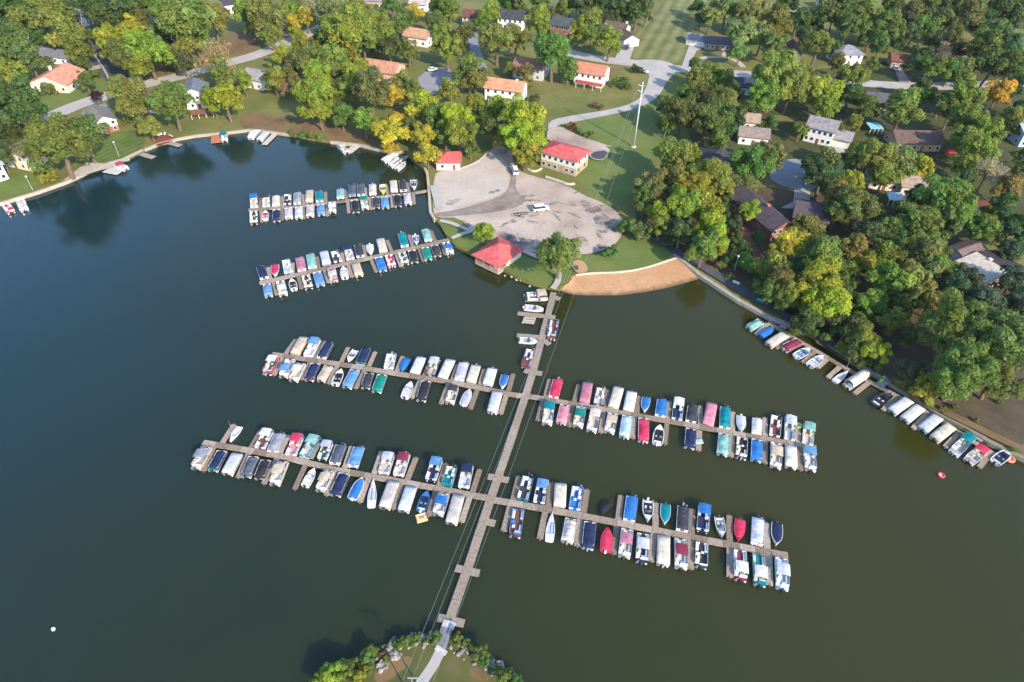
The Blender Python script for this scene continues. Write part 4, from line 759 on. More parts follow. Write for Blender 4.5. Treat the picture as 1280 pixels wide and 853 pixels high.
# porch of the orange-roofed house, decks, terraces
def awning(label, A, B, depth, h, c, name='porch', cat='porch'):
    a, b_ = un(*A), un(*B); d = b_-a; w = d.length; r = obj(name, None, None, (a.x, a.y, GZ), math.atan2(d.y, d.x)); tag(r, label, cat)
    obj('roof_sheet', MB().loft([[(0, 0, h-.4), (w, 0, h-.4), (w, 0, h-.25), (0, 0, h-.25)], [(0, depth, h), (w, depth, h), (w, depth, h+.15), (0, depth, h+.15)]]).me('roof_sheet', M_roof), r, color=c)
    for i in range(4): obj('post', MB().box(-.1, .1, -.1, .1, 0, h-.4).me('post', M_plain), r, (.15+(w-.3)*i/3, .15, 0), color=(.6, .58, .55))
awning('red porch roof along the front of the orange-roofed white house', (719,110), (751,116), 2.2, 2.8, (.42, .07, .05))
awning('brown timber deck behind the slate-roofed white house', (240,150), (268,147), 4, 2.2, (.22, .10, .07), 'deck', 'deck')
awning('pale blue canopy roof beside the long brown ranch house', (1086,168), (1102,168), 5, 2.6, (.25, .5, .6), 'canopy', 'canopy')
awning('light blue awning between trees right of the cul-de-sac', (1108,258), (1128,260), 5, 2.8, (.5, .6, .68), 'canopy', 'canopy')
awning('rusty red deck among trees above the white-sloped house', (1210,262), (1222,270), 8, 2.6, (.2, .06, .045), 'deck', 'deck')
# ------------------------------------------------------------------ cars
def car(px, rz, col, label, kind='car', cat='car'):
    p = un(*px); r = obj('van' if kind == 'van' else 'parked_car', None, None, (p.x, p.y, GZ+.006*LAYER[0]+.01), rz); tag(r, label, cat)
    Lc, Wc, hb, ht = (5.4, 1.95, 1.05, 2.0) if kind == 'van' else (4.6, 1.8, .85, 1.45)
    prof = lambda xs, z0, z1, wd, tw=1: [[(x, -wd, z0), (x, wd, z0), (x, wd*tw, z1_), (x, -wd*tw, z1_)] for x, z1_ in xs]
    obj('body', MB().loft([[(x, -Wc/2, .3), (x, Wc/2, .3), (x, Wc/2*.98, z), (x, Wc/2*.8, z+.06), (x, -Wc/2*.8, z+.06), (x, -Wc/2*.98, z)] for x, z in ((-Lc/2, hb*.85), (-Lc/2+.15, hb), (Lc/2-1.0, hb), (Lc/2-.1, hb*.8), (Lc/2, hb*.6))]).me('body', M_car), r, color=col)
    x0, x1 = (-Lc/2+.05, Lc/2-1.2) if kind == 'van' else (-Lc/2+.5, Lc/2-1.2)
    cb = obj('cabin', MB().loft([[(x0, -Wc*.46, hb+.02), (x1, -Wc*.46, hb+.02), (x1, Wc*.46, hb+.02), (x0, Wc*.46, hb+.02)], [(x0+.35, -Wc*.4, ht-.08), (x1-.6, -Wc*.4, ht-.08), (x1-.6, Wc*.4, ht-.08), (x0+.35, Wc*.4, ht-.08)]]).me('cabin', M_glass), r)
    obj('roof', MB().box(x0+.3, x1-.55, -Wc*.41, Wc*.41, ht-.08, ht, .04).me('roof', M_car), r, color=col)
    for sx in (-1, 1):
        for sy in (-1, 1): obj('wheel', MB().tube((sx*Lc*.31, sy*(Wc/2-.2), .33), (sx*Lc*.31, sy*(Wc/2+.02), .33), .33, .33, 12).me('wheel', M_rubber), r, color=(.02, .02, .02))
        obj('headlight' if sx > 0 else 'tail_light', MB().box(Lc/2*sx-.04, Lc/2*sx+.02, -.75, -.45, .55, .68).me('lamp', M_gel), r, color=(.8, .8, .75) if sx > 0 else (.5, .02, .02))
car((676,265), .25, (.74,.74,.73), 'white van parked in the middle of the car park', 'van', 'van')
car((643.5,217), 1.75, (.74,.74,.73), 'white van parked under the tree at the top of the gravel lot', 'van', 'van')
car((866,54), -.9, (.45,.6,.62), 'pale car parked outside the ranch garage')
car((873,57), -.9, (.04,.05,.07), 'dark car parked beside the pale car at the ranch garage')
car((1119,89), -1.0, (.6,.62,.63), 'silver car on the brick drive')
car((1186,194), .1, (.5,.03,.03), 'red car under the carport of the long brown ranch house')
car((784,62), 1.3, (.05,.06,.1), 'dark pickup outside the white gable garage', 'van', 'pickup')
car((541,90), .5, (.72,.72,.7), 'white car on the cul-de-sac at top centre')
car((804,92), -.7, (.5,.52,.52), 'pale car beside the dark hedge at the road bend')
car((331,8), .4, (.1,.2,.45), 'blue car in the shade of trees at the top left')
tr = obj('boat_trailer', None, None, un(*Z6(440, 342)), .35); tr.location.z = GZ+.006*LAYER[0]; tag(tr, 'dark empty boat trailer behind the white van', 'trailer')
obj('frame', MB().box(-2.2, 2.2, -.75, -.6, .45, .6).box(-2.2, 2.2, .6, .75, .45, .6).box(-2.2, -2.0, -.75, .75, .46, .59).box(0, .2, -.75, .75, .46, .59).box(2.0, 2.2, -.75, .75, .46, .59).box(2.2, 3.4, -.07, .07, .46, .59).me('frame', M_metal), tr, color=(.05, .05, .05))
for s in (-1, 1): obj('wheel', MB().tube((-.6, s*.8, .32), (-.6, s*1.0, .32), .32, .32, 12).me('wheel', M_rubber), tr, color=(.02, .02, .02))
# ------------------------------------------------------------------ power line, lamps, street things
def pole(base, h, label, arms=True):
    r = obj('power_pole', None, None, base, 0); tag(r, label, 'power pole')
    obj('shaft', MB().tube((0, 0, 0), (0, 0, h), .34, .17, 14).me('shaft', M_plain, True), r, color=(.5, .51, .52)); obj('footing', MB().tube((0, 0, -.2), (0, 0, .35), 1.1, 1.0, 14).me('footing', M_conc), r, color=(.5, .46, .42))
    return r
pb = un(792, 184); PH = 25.0
PR = pole(pb, PH, 'tall pale steel power pole on the grass beside the road')
NZ = 11
nb = un(522, 850, z=NZ); nb.z = GZ-.25
r2 = obj('power_pole', None, None, nb, 0); tag(r2, 'white top of a lattice power pole at the bottom edge on the point', 'power pole')
for s in (-1, 1): obj('leg', MB().tube((s*1.3, 0, 0), (s*.9, 0, NZ), .12, .09, 8).me('leg', M_metal), r2, color=(.6, .61, .62))
obj('cross_beam', MB().box(-1.5, 1.5, -.08, .08, NZ-.2, NZ).me('cross_beam', M_metal), r2, color=(.62, .63, .64))
obj('brace', MB().tube((-.95, 0, NZ-3), (.95, 0, NZ-.4), .06).me('brace', M_metal), r2, color=(.6, .6, .6))
dirl = (Vector((pb.x, pb.y, 0))-Vector((nb.x, nb.y, 0))).normalized(); nl = Vector((-dirl.y, dirl.x, 0))
ends = [(un(504, 850, z=NZ), PH-1, -1.6), (un(517, 845, z=NZ), PH-3.0, -1.6), (un(541.7, 852, z=NZ-.4), PH-1.2, 1.2)]
for i, (near, hz, off) in enumerate(ends):
    far = Vector((pb.x, pb.y, GZ+hz))-nl*off*-1*(-1 if off > 0 else -1)*1.0; far = Vector((pb.x, pb.y, GZ+hz))+Vector((off, 0, 0))
    mb = MB(); pts = []
    for k in range(41):
        t = k/40; q = near.lerp(far, t); q.z -= 4*3.0*t*(1-t); pts.append(q)
    mb.path(pts, .022, 5)
    o = obj('power_cable', mb.me('power_cable', M_metal), color=(.5, .55, .52)); tag(o, ['leftmost of three power cables crossing above the docks', 'middle of three power cables crossing above the docks', 'rightmost of three power cables crossing above the docks'][i], 'cable')
for (hz, off) in ((PH-1, -1.6), (PH-3.0, -1.6), (PH-1.2, 1.2)): obj('arm_tube', MB().tube((0, 0, hz-.6), (off, 0, hz), .09, .06, 8).me('arm_tube', M_metal), PR, color=(.55, .56, .57))
def lamp(px, h, label):
    p = un(*px); r = obj('lamp_post', None, None, p); tag(r, label, 'lamp post')
    obj('shaft', MB().tube((0, 0, 0), (0, 0, h), .09, .06, 8).me('shaft', M_plain), r, color=(.4, .42, .4)); obj('lamp_head', MB().tube((0, 0, h), (0, 0, h+.35), .35, .25, 10).me('lamp_head', M_plain), r, color=(.5, .52, .5))
lamp((149,196), 5.5, 'slim pale lamp post on the striped lawn'); lamp((41,238), 5, 'slim pale lamp post near the far left dock'); lamp((918,338), 5, 'grey lamp post beside the shore path on the right')
def bench_(px, rz, col, label):
    p = un(*px); r = obj('park_bench', None, None, (p.x, p.y, GZ+.006*LAYER[0]), rz); tag(r, label, 'bench')
    obj('seat', MB().box(-1, 1, -.25, .25, .42, .5).me('seat', M_plain), r, color=col); obj('backrest', MB().box(-1, 1, .2, .28, .55, .95).me('backrest', M_plain), r, color=col)
    for s in (-1, 1): obj('leg', MB().box(s*.8-.05, s*.8+.05, -.2, .2, 0, .42).me('leg', M_plain), r, color=(.1, .1, .1))
bench_(Z7(600, 712), -.6, (.02, .32, .28), 'teal bench on the shore path above the right dock')
bench_(Z7(493, 632), -.6, (.5, .48, .45), 'pale bench on the shore path nearer the beach')
for i, q in enumerate([(612, 525), (632, 520), (655, 528)]):
    bench_(Z1(*q), 1+.8*i, (.6, .6, .58), ['leftmost', 'middle', 'rightmost'][i]+' pale garden seat on the red mulch bed')
bn = obj('picnic_table', None, None, un(*Z6(668, 568)), .3); bn.location.z = GZ+.006*LAYER[0]; tag(bn, 'dark green picnic table beside the round patio at the beach', 'picnic table')
obj('table_top', MB().box(-1, 1, -.4, .4, .72, .78).me('table_top', M_plain), bn, color=(.02, .10, .07))
for s in (-1, 1): obj('bench_seat', MB().box(-1, 1, s*.75-.14, s*.75+.14, .42, .47).me('bench_seat', M_plain), bn, color=(.02, .10, .07)); obj('leg', MB().box(s*.7-.05, s*.7+.05, -.7, .7, 0, .42).me('leg', M_plain), bn, color=(.03, .05, .04))
# ------------------------------------------------------------------ trees
def crown_mesh(seed, nlobe, nleaf, size, squash=1.0, sparse=False, conic=0.0, lk=1.0):
    rs = np.random.default_rng(seed)
    # lobes scattered through an uneven ellipsoid; leaf faces on every lobe's skin
    u = rs.normal(size=(nlobe*3, 3)); u /= np.linalg.norm(u, axis=1)[:, None]; u = u[u[:, 2] > -.55][:nlobe]
    rad = rs.uniform(.38, .84, len(u))[:, None]; rad[: len(u)//5] *= .5
    c = u*rad; az = np.arctan2(u[:, 1], u[:, 0]); wob = 1+.18*np.sin(az*2+seed)+.14*np.sin(az*3+seed*1.7); c[:, :2] *= wob[:, None]
    if conic: c[:, :2] *= (1-conic*(c[:, 2:3]+.6)/1.5).clip(.2, 1.2)
    c[:, 2] *= squash; lr = rs.uniform(.17, .36, len(u))*lk
    ltint = rs.uniform(.78, 1.22, len(u)); lhue = rs.normal(0, .045, len(u))
    w_ = lr**2; idx = rs.choice(len(u), nleaf, p=w_/w_.sum())
    d = rs.normal(size=(nleaf, 3)); d /= np.linalg.norm(d, axis=1)[:, None]; d[:, 2] = np.where(d[:, 2] < -.3, -d[:, 2], d[:, 2])
    r_ = lr[idx]*rs.uniform(.72, 1.06, nleaf)*(1+.25*np.sin(d[:, 0]*7+idx)*np.sin(d[:, 1]*6+idx*2)*np.sin(d[:, 2]*7))
    P = c[idx]+d*r_[:, None]
    nrm = d*.8+np.array([0, 0, .3])+rs.normal(size=(nleaf, 3))*.42; nrm /= np.linalg.norm(nrm, axis=1)[:, None]
    t = np.cross(nrm, rs.normal(size=(nleaf, 3))); t /= np.linalg.norm(t, axis=1)[:, None]; bt = np.cross(nrm, t)
    s1 = size*rs.lognormal(-.12, .38, nleaf)[:, None]; s2 = s1*rs.uniform(.5, .9, nleaf)[:, None]
    v = np.stack([P-t*s1, P-bt*s2+nrm*s1*.15, P+t*s1, P+bt*s2+nrm*s1*.15], 1).reshape(-1, 3)
    me = bpy.data.meshes.new('crown'); me.vertices.add(nleaf*4); me.vertices.foreach_set('co', v.ravel()); me.loops.add(nleaf*4); me.loops.foreach_set('vertex_index', np.arange(nleaf*4))
    me.polygons.add(nleaf); me.polygons.foreach_set('loop_start', np.arange(nleaf)*4); me.polygons.foreach_set('loop_total', np.full(nleaf, 4)); me.update(calc_edges=True)
    tint = ltint[idx]*rs.uniform(.8, 1.2, nleaf); hue = lhue[idx]+rs.normal(0, .05, nleaf)
    col = np.stack([tint*(1+hue*1.6), tint, tint*(1-hue), np.ones(nleaf)], 1).repeat(4, 0)
    at = me.attributes.new('tint', 'FLOAT_COLOR', 'POINT'); at.data.foreach_set('color', col.ravel().astype(np.float32)); me.materials.append(M_leaf); return me, c
def trunk_mesh(c, seed, thick=.07):
    rs = np.random.default_rng(seed); mb = MB(); lean = rs.normal(0, .06, 2); base = Vector((0, 0, -1.5)); fork = Vector((lean[0], lean[1], -.55))
    mb.tube(base, base.lerp(fork, .5)+Vector((lean[1]*.3, 0, 0)), thick*1.25, thick, 8).tube(base.lerp(fork, .5)+Vector((lean[1]*.3, 0, 0)), fork, thick, thick*.85, 8)
    mb.tube(fork, (lean[0]*1.5, lean[1]*1.5, .45), thick*.7, thick*.2, 6)
    for q in c[rs.choice(len(c), min(9, len(c)), replace=False)]:
        s_ = fork.lerp(Vector((lean[0], lean[1], .3)), rs.uniform(0, .8)); m_ = s_.lerp(Vector(q), .5)+Vector((0, 0, .06)); mb.tube(s_, m_, thick*.45, thick*.3, 5).tube(m_, tuple(q), thick*.3, thick*.1, 5)
    return mb.me('trunk', M_bark)
PROTO = {'n': [], 'big': [], 'huge': [], 'sparse': [], 'shrub': [], 'cone': []}
for s_ in range(6): m_, c_ = crown_mesh(s_+11, 34+4*s_, 6800, .058, 1.0+.06*(s_ % 3)); PROTO['n'].append((m_, trunk_mesh(c_, s_)))
for s_, q_ in enumerate((1.35, .82, 1.15)): m_, c_ = crown_mesh(s_+91, 30+6*s_, 6500, .058, q_, lk=.9); PROTO['n'].append((m_, trunk_mesh(c_, s_+60)))
for s_ in range(4): m_, c_ = crown_mesh(s_+31, 66, 14000, .041, 1.02, lk=.85); PROTO['big'].append((m_, trunk_mesh(c_, s_+9)))
m_, c_ = crown_mesh(77, 110, 30000, .029, .95, lk=.66); PROTO['huge'].append((m_, trunk_mesh(c_, 20)))
m_, c_ = crown_mesh(83, 120, 30000, .029, .9, lk=.62); PROTO['huge'].append((m_, trunk_mesh(c_, 21)))
for s_ in range(2): m_, c_ = crown_mesh(s_+51, 40, 2000, .04, 1.05, True); PROTO['sparse'].append((m_, trunk_mesh(c_, s_+30, .05)))
for s_ in range(3): m_, c_ = crown_mesh(s_+61, 22, 2200, .085, .8); PROTO['shrub'].append((m_, trunk_mesh(c_, s_+40, .05)))
m_, c_ = crown_mesh(71, 40, 5000, .06, 1.5, conic=.8); PROTO['cone'].append((m_, trunk_mesh(c_, 50)))
TC = dict(dk=(.052,.086,.030), md=(.078,.118,.030), lt=(.118,.165,.036), yl=(.150,.182,.026), yb=(.178,.222,.024), gd=(.245,.225,.03), ol=(.118,.135,.036), sg=(.128,.165,.062), gy=(.22,.19,.12), bg=(.048,.088,.046), og=(.095,.130,.036), gg=(.082,.148,.034), rd=(.16,.06,.035), pu=(.03,.015,.03))
TW = dict(dk='dark green', md='mid-green', lt='light green', yl='yellow-green', yb='bright lime', gd='golden', ol='olive', sg='sage green', gy='sparse grey-brown', bg='blue-green', og='olive-green', gg='bright green', rd='reddish', pu='dark purple')
TREES = []
def tree(view, x, y, r, c, kind=None, tall=1.0):
    px, py = view(x, y); rp = r*view.k; TREES.append((px, py, rp, c, kind, tall))
def T(view, txt):
    for it in txt.split(';'):
        q = it.split()
        if q: tree(view, float(q[0]), float(q[1]), float(q[2]), q[3], q[4] if len(q) > 4 else None)
T(Z9, '560 420 165 og huge;740 500 165 og huge;590 640 150 og huge;760 660 120 og huge;560 240 70 bg;620 200 60 bg;700 300 80 bg;480 420 70 og;230 220 85 lt;340 240 85 ol;250 400 58 lt;110 330 62 lt;30 430 60 dk;100 480 62 lt;170 540 58 yb;80 560 52 md;110 130 55 yl;200 80 62 md;60 50 72 ol;430 310 62 ol;520 300 48 ol;580 150 48 lt;830 210 75 bg;870 320 65 bg;330 160 52 ol;390 80 85 og;430 720 62 yl;340 640 55 dk;300 330 55 md;170 330 60 md;320 480 45 dk;20 310 60 md;40 560 50 dk;830 60 60 bg')
T(Z8, '100 150 80 dk;60 110 52 dk;180 240 72 ol;220 180 62 yl;240 280 90 og;160 310 62 md;300 60 82 lt;380 80 82 lt;440 110 72 lt;370 150 62 lt;540 110 46 gd;540 165 34 gd;640 260 115 gg;700 320 75 gg;590 230 62 dk;650 360 72 md;520 240 52 dk;460 310 62 md;530 360 88 og;560 440 82 ol;460 390 62 dk;400 380 62 md;350 400 52 md;290 400 55 dk;330 310 55 md;620 480 45 md;30 370 62 ol;100 490 78 lt;200 500 55 lt;240 450 52 lt;270 545 58 yl;340 500 52 lt;90 620 88 yb;120 720 82 yb;45 700 60 yb;790 380 62 md;840 310 45 ol;830 130 75 gy sparse;920 200 62 ol;900 290 65 dk;940 380 72 dk;960 600 72 bg;960 700 72 bg;790 40 82 lt;730 100 55 lt;720 165 45 dk;980 130 45 md;600 560 60 og;960 460 50 dk;880 400 45 md;200 600 55 md;0 560 60 dk;30 800 60 dk;410 460 50 md;470 500 55 ol')
T(Z7, '120 200 78 og;90 250 60 md;230 70 92 lt;250 140 62 md;200 180 72 ol;290 210 92 yl;370 160 92 yl;430 190 62 yl;260 280 82 yl;350 285 72 yl;160 370 55 yl;150 310 52 yl;20 370 48 md shrub;70 385 48 md shrub;250 400 62 dk;370 360 62 yb;400 410 62 yb;350 470 75 og;420 470 42 yl;560 305 52 yl;560 100 92 md;530 195 52 ol;640 60 72 og;600 420 38 dk;545 535 52 gg shrub;465 510 38 dk shrub;520 465 38 dk;480 360 45 dk;900 130 92 dk;960 220 82 dk;950 310 62 dk;830 370 58 ol;740 450 68 gd;690 490 62 yl;660 560 62 lt;700 620 72 md;720 690 55 lt;650 665 52 md;880 500 82 md;880 640 92 yb;870 740 88 yb;930 560 52 md;950 480 52 dk;780 590 45 dk;615 600 34 bg shrub;800 660 55 dk;430 300 40 dk;450 250 35 md;500 420 30 dk;640 350 25 md shrub')
T(Z5, '30 30 62 dk;100 20 62 dk;80 140 78 md;170 110 82 md;280 140 82 md;200 180 62 md;240 240 58 md;210 335 32 md;310 30 62 md;370 90 72 dk;400 180 52 dk;480 60 72 md;470 150 62 md;580 120 58 og;500 215 48 dk;620 190 48 og;690 80 82 md;660 20 62 md;800 60 72 dk;870 60 82 dk;940 120 62 dk;930 30 62 dk;780 240 92 md;870 250 92 dk;800 340 82 dk;900 350 92 md;720 270 52 dk;930 450 62 dk;850 180 62 md;460 290 52 dk;420 340 52 dk;565 275 42 gy sparse;520 360 62 md;600 360 62 md;660 370 58 ol;450 450 48 dk;110 390 72 lt;50 400 42 md;100 490 68 dk;20 490 42 yl;190 560 62 md;110 630 44 lt;360 560 88 ol;350 620 62 ol;480 500 52 md;560 520 62 dk;650 500 82 lt;710 530 62 lt;690 620 92 lt;600 580 62 md;770 690 92 lt;680 720 82 lt;740 790 62 lt;840 480 62 gd;830 525 48 gd;900 600 62 ol;930 660 42 md;960 800 45 dk;200 770 82 lt;290 780 82 lt;380 805 62 lt;450 830 48 gd;110 800 62 md;20 660 40 md;560 30 55 dk;750 140 55 dk;330 230 35 dk;630 260 45 dk;960 560 45 dk')
T(Z4, '210 40 42 dk;280 90 62 sg;360 60 72 sg;440 180 82 sg;470 80 72 sg;520 40 62 sg;530 200 62 sg;600 130 82 og;590 230 72 og;650 140 42 og;640 20 42 dk;720 110 62 dk;840 80 78 md;820 230 78 ol;830 280 62 ol;930 40 52 dk;950 130 52 dk;760 200 48 dk;195 335 38 dk cone;600 400 132 lt big;540 490 90 lt;680 460 92 lt;700 380 72 lt;500 530 55 lt;850 480 82 yl;860 560 62 yl;920 330 52 md;910 400 42 md;960 420 42 lt;960 500 62 dk;200 410 62 lt;280 390 62 lt;350 420 58 lt;240 500 82 md;330 530 92 og;150 500 62 md;130 590 92 md;260 620 102 md;350 640 82 dk;390 490 52 md;370 570 72 md;310 720 62 md;100 760 112 yl;60 820 82 yl;180 800 52 yl;530 640 32 ol shrub;580 620 38 md;730 670 42 lt;500 780 102 md;600 760 55 ol;850 830 72 md;440 560 50 md;780 420 50 og;900 250 40 dk;420 270 50 sg;230 100 40 dk;800 130 50 dk;690 30 40 dk;900 100 50 dk;50 640 50 md')
T(Z3, '20 110 52 md;80 60 62 lt;50 150 48 lt;150 160 48 md;130 210 42 md;70 230 72 lt;270 70 52 yl;330 20 32 lt;400 20 52 md;300 190 84 lt;290 250 74 lt;390 190 62 lt;490 120 62 yl;500 70 52 yl;560 250 98 gg big;540 310 72 gg;630 330 48 gg;740 100 52 lt;680 160 52 yl;740 160 42 md;820 200 64 yl;830 245 58 yl;500 20 42 md;600 50 42 ol;700 30 62 dk;780 30 62 dk;850 40 58 dk;890 70 48 md;950 40 72 dk;990 70 42 dk;640 20 52 dk;160 330 72 og;200 380 58 ol;120 300 52 md;80 430 58 lt;430 340 42 ol;440 390 34 ol;200 490 62 yl;240 540 52 md;110 560 84 yb;130 630 74 yl;20 560 62 md;60 640 52 md;180 690 42 md;300 520 62 yl;420 560 102 yb big;420 650 92 yb;340 640 58 yl;430 720 62 yl;280 600 55 md;650 590 24 rd shrub;680 610 18 md shrub;730 625 20 ol shrub;860 385 28 md shrub;905 405 22 md shrub;785 498 16 md shrub;755 490 16 rd shrub;480 460 28 md shrub;1090 500 45 dk;1090 590 45 dk;940 320 22 dk shrub;965 328 20 dk shrub;890 380 20 md;590 100 30 ol;30 40 50 md;230 110 40 md;360 320 30 ol;360 30 40 md;760 60 45 dk;820 90 40 dk')
T(Z2, '40 70 72 lt;130 90 92 lt;215 50 52 lt;140 170 48 lt;250 110 38 gd;305 90 48 gd;260 160 32 yl;430 60 84 sg;340 40 52 gy sparse;500 150 112 lt big;600 130 84 lt;570 190 74 md;390 190 58 md;660 130 52 lt;680 180 52 lt;740 120 48 md;775 95 42 md;805 65 42 gd;700 30 52 md;900 105 44 lt;950 140 38 lt;700 230 62 dk;780 245 52 md;800 275 68 gg;920 240 58 md;640 200 44 md;930 30 44 dk;200 260 52 yl;290 225 48 yl;300 290 74 og;350 260 52 md;180 300 55 gy sparse;160 370 58 lt;200 405 38 gy sparse;440 290 74 lt;520 260 48 yl;350 350 74 yl;350 440 98 yl big;370 515 72 yl;460 400 44 md;520 370 62 yl;500 430 52 lt;600 420 94 og;600 500 108 og big;580 565 62 lt;720 450 52 gd;760 390 52 ol;800 420 48 lt;840 500 68 yb;900 540 62 lt;700 620 74 gd;690 685 44 gd;740 560 38 gd;850 640 58 gd;870 725 52 gd;905 640 62 md;940 560 44 yl;20 390 44 yl;440 480 40 md;470 540 50 md;640 600 45 lt;780 600 45 md;800 560 40 og;260 50 40 md;560 60 60 lt;520 30 50 sg;470 230 55 lt;620 60 40 md;230 340 40 og;380 300 45 og;260 400 45 og;450 350 45 lt;560 320 40 yl;240 620 18 md shrub;290 628 22 md shrub;330 635 22 md shrub;370 640 20 lt shrub')
T(Z1, '30 40 62 dk;110 20 48 dk;160 60 88 lt;225 15 44 dk;30 160 78 md;120 235 62 md;250 140 58 lt;300 195 58 md;310 240 34 md;400 50 94 dk;470 20 72 dk;330 20 44 dk;520 80 54 md;430 110 54 lt;510 130 54 gd;440 170 64 yl;470 220 68 md;560 200 78 yl;590 245 62 lt;530 265 48 yl;615 205 44 lt;690 80 112 lt big;610 30 62 md;760 40 82 lt;810 70 62 lt;740 135 62 lt;920 70 54 lt;960 100 44 md;700 245 38 dk;40 290 54 yl;75 305 48 md;22 335 32 gd;60 420 112 dk;20 500 74 dk;110 400 64 dk;185 345 30 md shrub;325 310 36 md;365 285 20 md shrub;215 545 132 md huge;320 520 80 md big;500 380 78 ol;465 340 48 ol;530 425 54 ol;655 400 78 gg;570 490 42 lt;820 230 78 gy sparse;850 300 54 ol;860 385 62 yl;910 330 62 yl;810 390 48 yl;172 675 36 yl shrub;365 370 22 pu;640 130 50 md;550 30 50 dk;270 70 40 dk;150 150 40 dk;60 210 45 md;340 140 30 md;490 460 22 ol shrub;90 80 40 dk;700 190 50 lt;660 230 40 md;5 420 60 dk;5 600 50 dk')
T(Z6, '600 505 92 lt big;285 408 46 yl;820 490 36 md shrub;900 385 42 md shrub;940 400 38 md shrub')
T(ZB, '150 620 78 yl shrub;220 590 62 og shrub;95 640 58 yl shrub;290 620 60 yl shrub;345 510 52 md shrub;330 565 46 md shrub;270 560 40 og shrub;380 480 22 og shrub;500 450 32 md shrub;550 435 34 md shrub;600 415 24 md shrub;700 410 40 md shrub;820 420 34 md shrub;860 440 26 md shrub;940 490 42 md shrub;960 530 34 md shrub;1070 620 48 md shrub;1120 640 42 md shrub;440 520 22 og shrub;660 425 22 md shrub;900 470 24 md shrub;1040 590 30 md shrub;420 500 20 rd shrub')
T(Z7, '300 470 30 dk shrub;430 540 24 ol shrub;470 590 20 ol shrub;200 440 28 dk shrub')
T(S2, '610 320 34 ol shrub;780 560 24 ol shrub;1140 630 24 og shrub;700 300 30 ol shrub;1030 260 24 og shrub;430 270 26 og shrub')
T(S1, '480 150 46 lt shrub;580 215 44 md shrub;690 255 50 lt shrub;800 330 50 yl shrub;900 385 46 lt shrub;1000 445 44 md shrub;1080 490 36 og shrub')
T(S2, '270 130 40 og shrub;380 200 40 md shrub;500 270 38 yl shrub;860 400 22 ol shrub')
LW = [Vector((x, y)) for x, y in land]; ISW = [tuple(un(*p))[:2] for p in IS]
BIGPOLY = land+outer
def inside(p, poly):
    x, y = p; c = False; j = len(poly)-1
    for i in range(len(poly)):
        xi, yi = poly[i]; xj, yj = poly[j]
        if (yi > y) != (yj > y) and x < (xj-xi)*(y-yi)/(yj-yi)+xi: c = not c
        j = i
    return c
placed = []; pend = []
for (px, py, rp, c, kind, tall) in TREES:
    if any(math.hypot(px-a, py-b_) < .42*(rp+r_)*(.75 if kind == 'shrub' else 1) for a, b_, r_ in placed): continue
    base = GZ
    R = rp/scale_at(un(px, py, 6)); shrub = kind == 'shrub'
    hc = R*(.75 if shrub else 1.34)
    for _ in range(3): q = un(px, py, base+hc); R = rp/scale_at(q); hc = R*(.75 if shrub else 1.34)
    q = un(px, py, base+hc)
    ok = inside((q.x, q.y), BIGPOLY) or inside((q.x, q.y), ISW)
    if not ok:
        best = None
        for k in range(1, 60):
            hc2 = hc*(1-k*.012); q2 = un(px, py, base+hc2)
            if inside((q2.x, q2.y), BIGPOLY) or inside((q2.x, q2.y), ISW): best = (q2, hc2); break
        if best is None: continue
        q, hc = best
    placed.append((px, py, rp)); pend.append((q, R, hc, c, kind, px, py, rp))
for (q, R, hc, c, kind, px, py, rp) in pend:
    if px > 930 and py > 320 and kind not in ('shrub', 'huge') and not (1190 < px and py < 380): R *= 1.22
    fam = kind if kind in ('shrub', 'sparse', 'cone', 'huge') else ('big' if kind == 'big' or rp > 22 else 'n')
    m_, t_ = random.choice(PROTO[fam]); nm = 'shrub' if fam == 'shrub' else 'tree'
    onis = not inside((q.x, q.y), BIGPOLY); gz = GZ-.25 if onis else GZ
    r = obj(nm, None, None, (q.x, q.y, gz), random.uniform(0, 6.28))
    col = tuple(max(.004, v_*random.uniform(1.25, 1.7)*k_) for v_, k_ in zip(TC[c], (random.uniform(.96, 1.2), 1, random.uniform(.85, 1.05))))
    sx = R*1.1*random.uniform(.95, 1.06); sz = R*1.1*random.uniform(.95, 1.1)
    obj('crown', m_, r, (0, 0, hc), 0, (sx, R*1.1, sz), col)
    tz = (hc+.2)/1.5; obj('trunk', t_, r, (0, 0, hc), 0, (sx, sx, tz if fam != 'shrub' else sz), (.16, .12, .085))
    # label from the nearest landmark
    lm = sorted(LANDMARKS, key=lambda t: math.hypot(t[1][0]-px, (t[1][1]-py)*1.3))[0]; dx, dy = px-lm[1][0], py-lm[1][1]
    if onis: ph = 'on the grassy point at the bottom'
    else: ph = ('left of' if dx < 0 else 'right of') if abs(dx) > abs(dy)*1.2 else ('behind' if dy < 0 else 'in front of'); ph += ' the '+lm[0]
    sw_ = 'low' if fam == 'shrub' else 'huge' if fam == 'huge' else 'broad' if rp > 20 else 'small' if rp < 11 else 'rounded'
    r['category'] = nm; r['group'] = 'shrubs' if nm == 'shrub' else 'broadleaf trees around the lake'; r['label'] = f'{sw_} {TW[c]} {nm} {ph}'; r['_d'] = math.hypot(dx, dy) if not onis else px
trees_ = [o for o in COL.objects if '_d' in o]; dup = {}
for o in trees_: dup.setdefault(o['label'], []).append(o)
for lb, L in dup.items():
    L.sort(key=lambda o: o['_d'])
    if len(L) > 1:
        for i, o in enumerate(L): o['label'] = lb+(', '+(('nearest to it' if i == 0 else 'farthest from it' if i == len(L)-1 else ORD[i]+' nearest to it')) if 'grassy point' not in lb else ', '+ORD[i]+' from left')
for o in trees_: del o['_d']
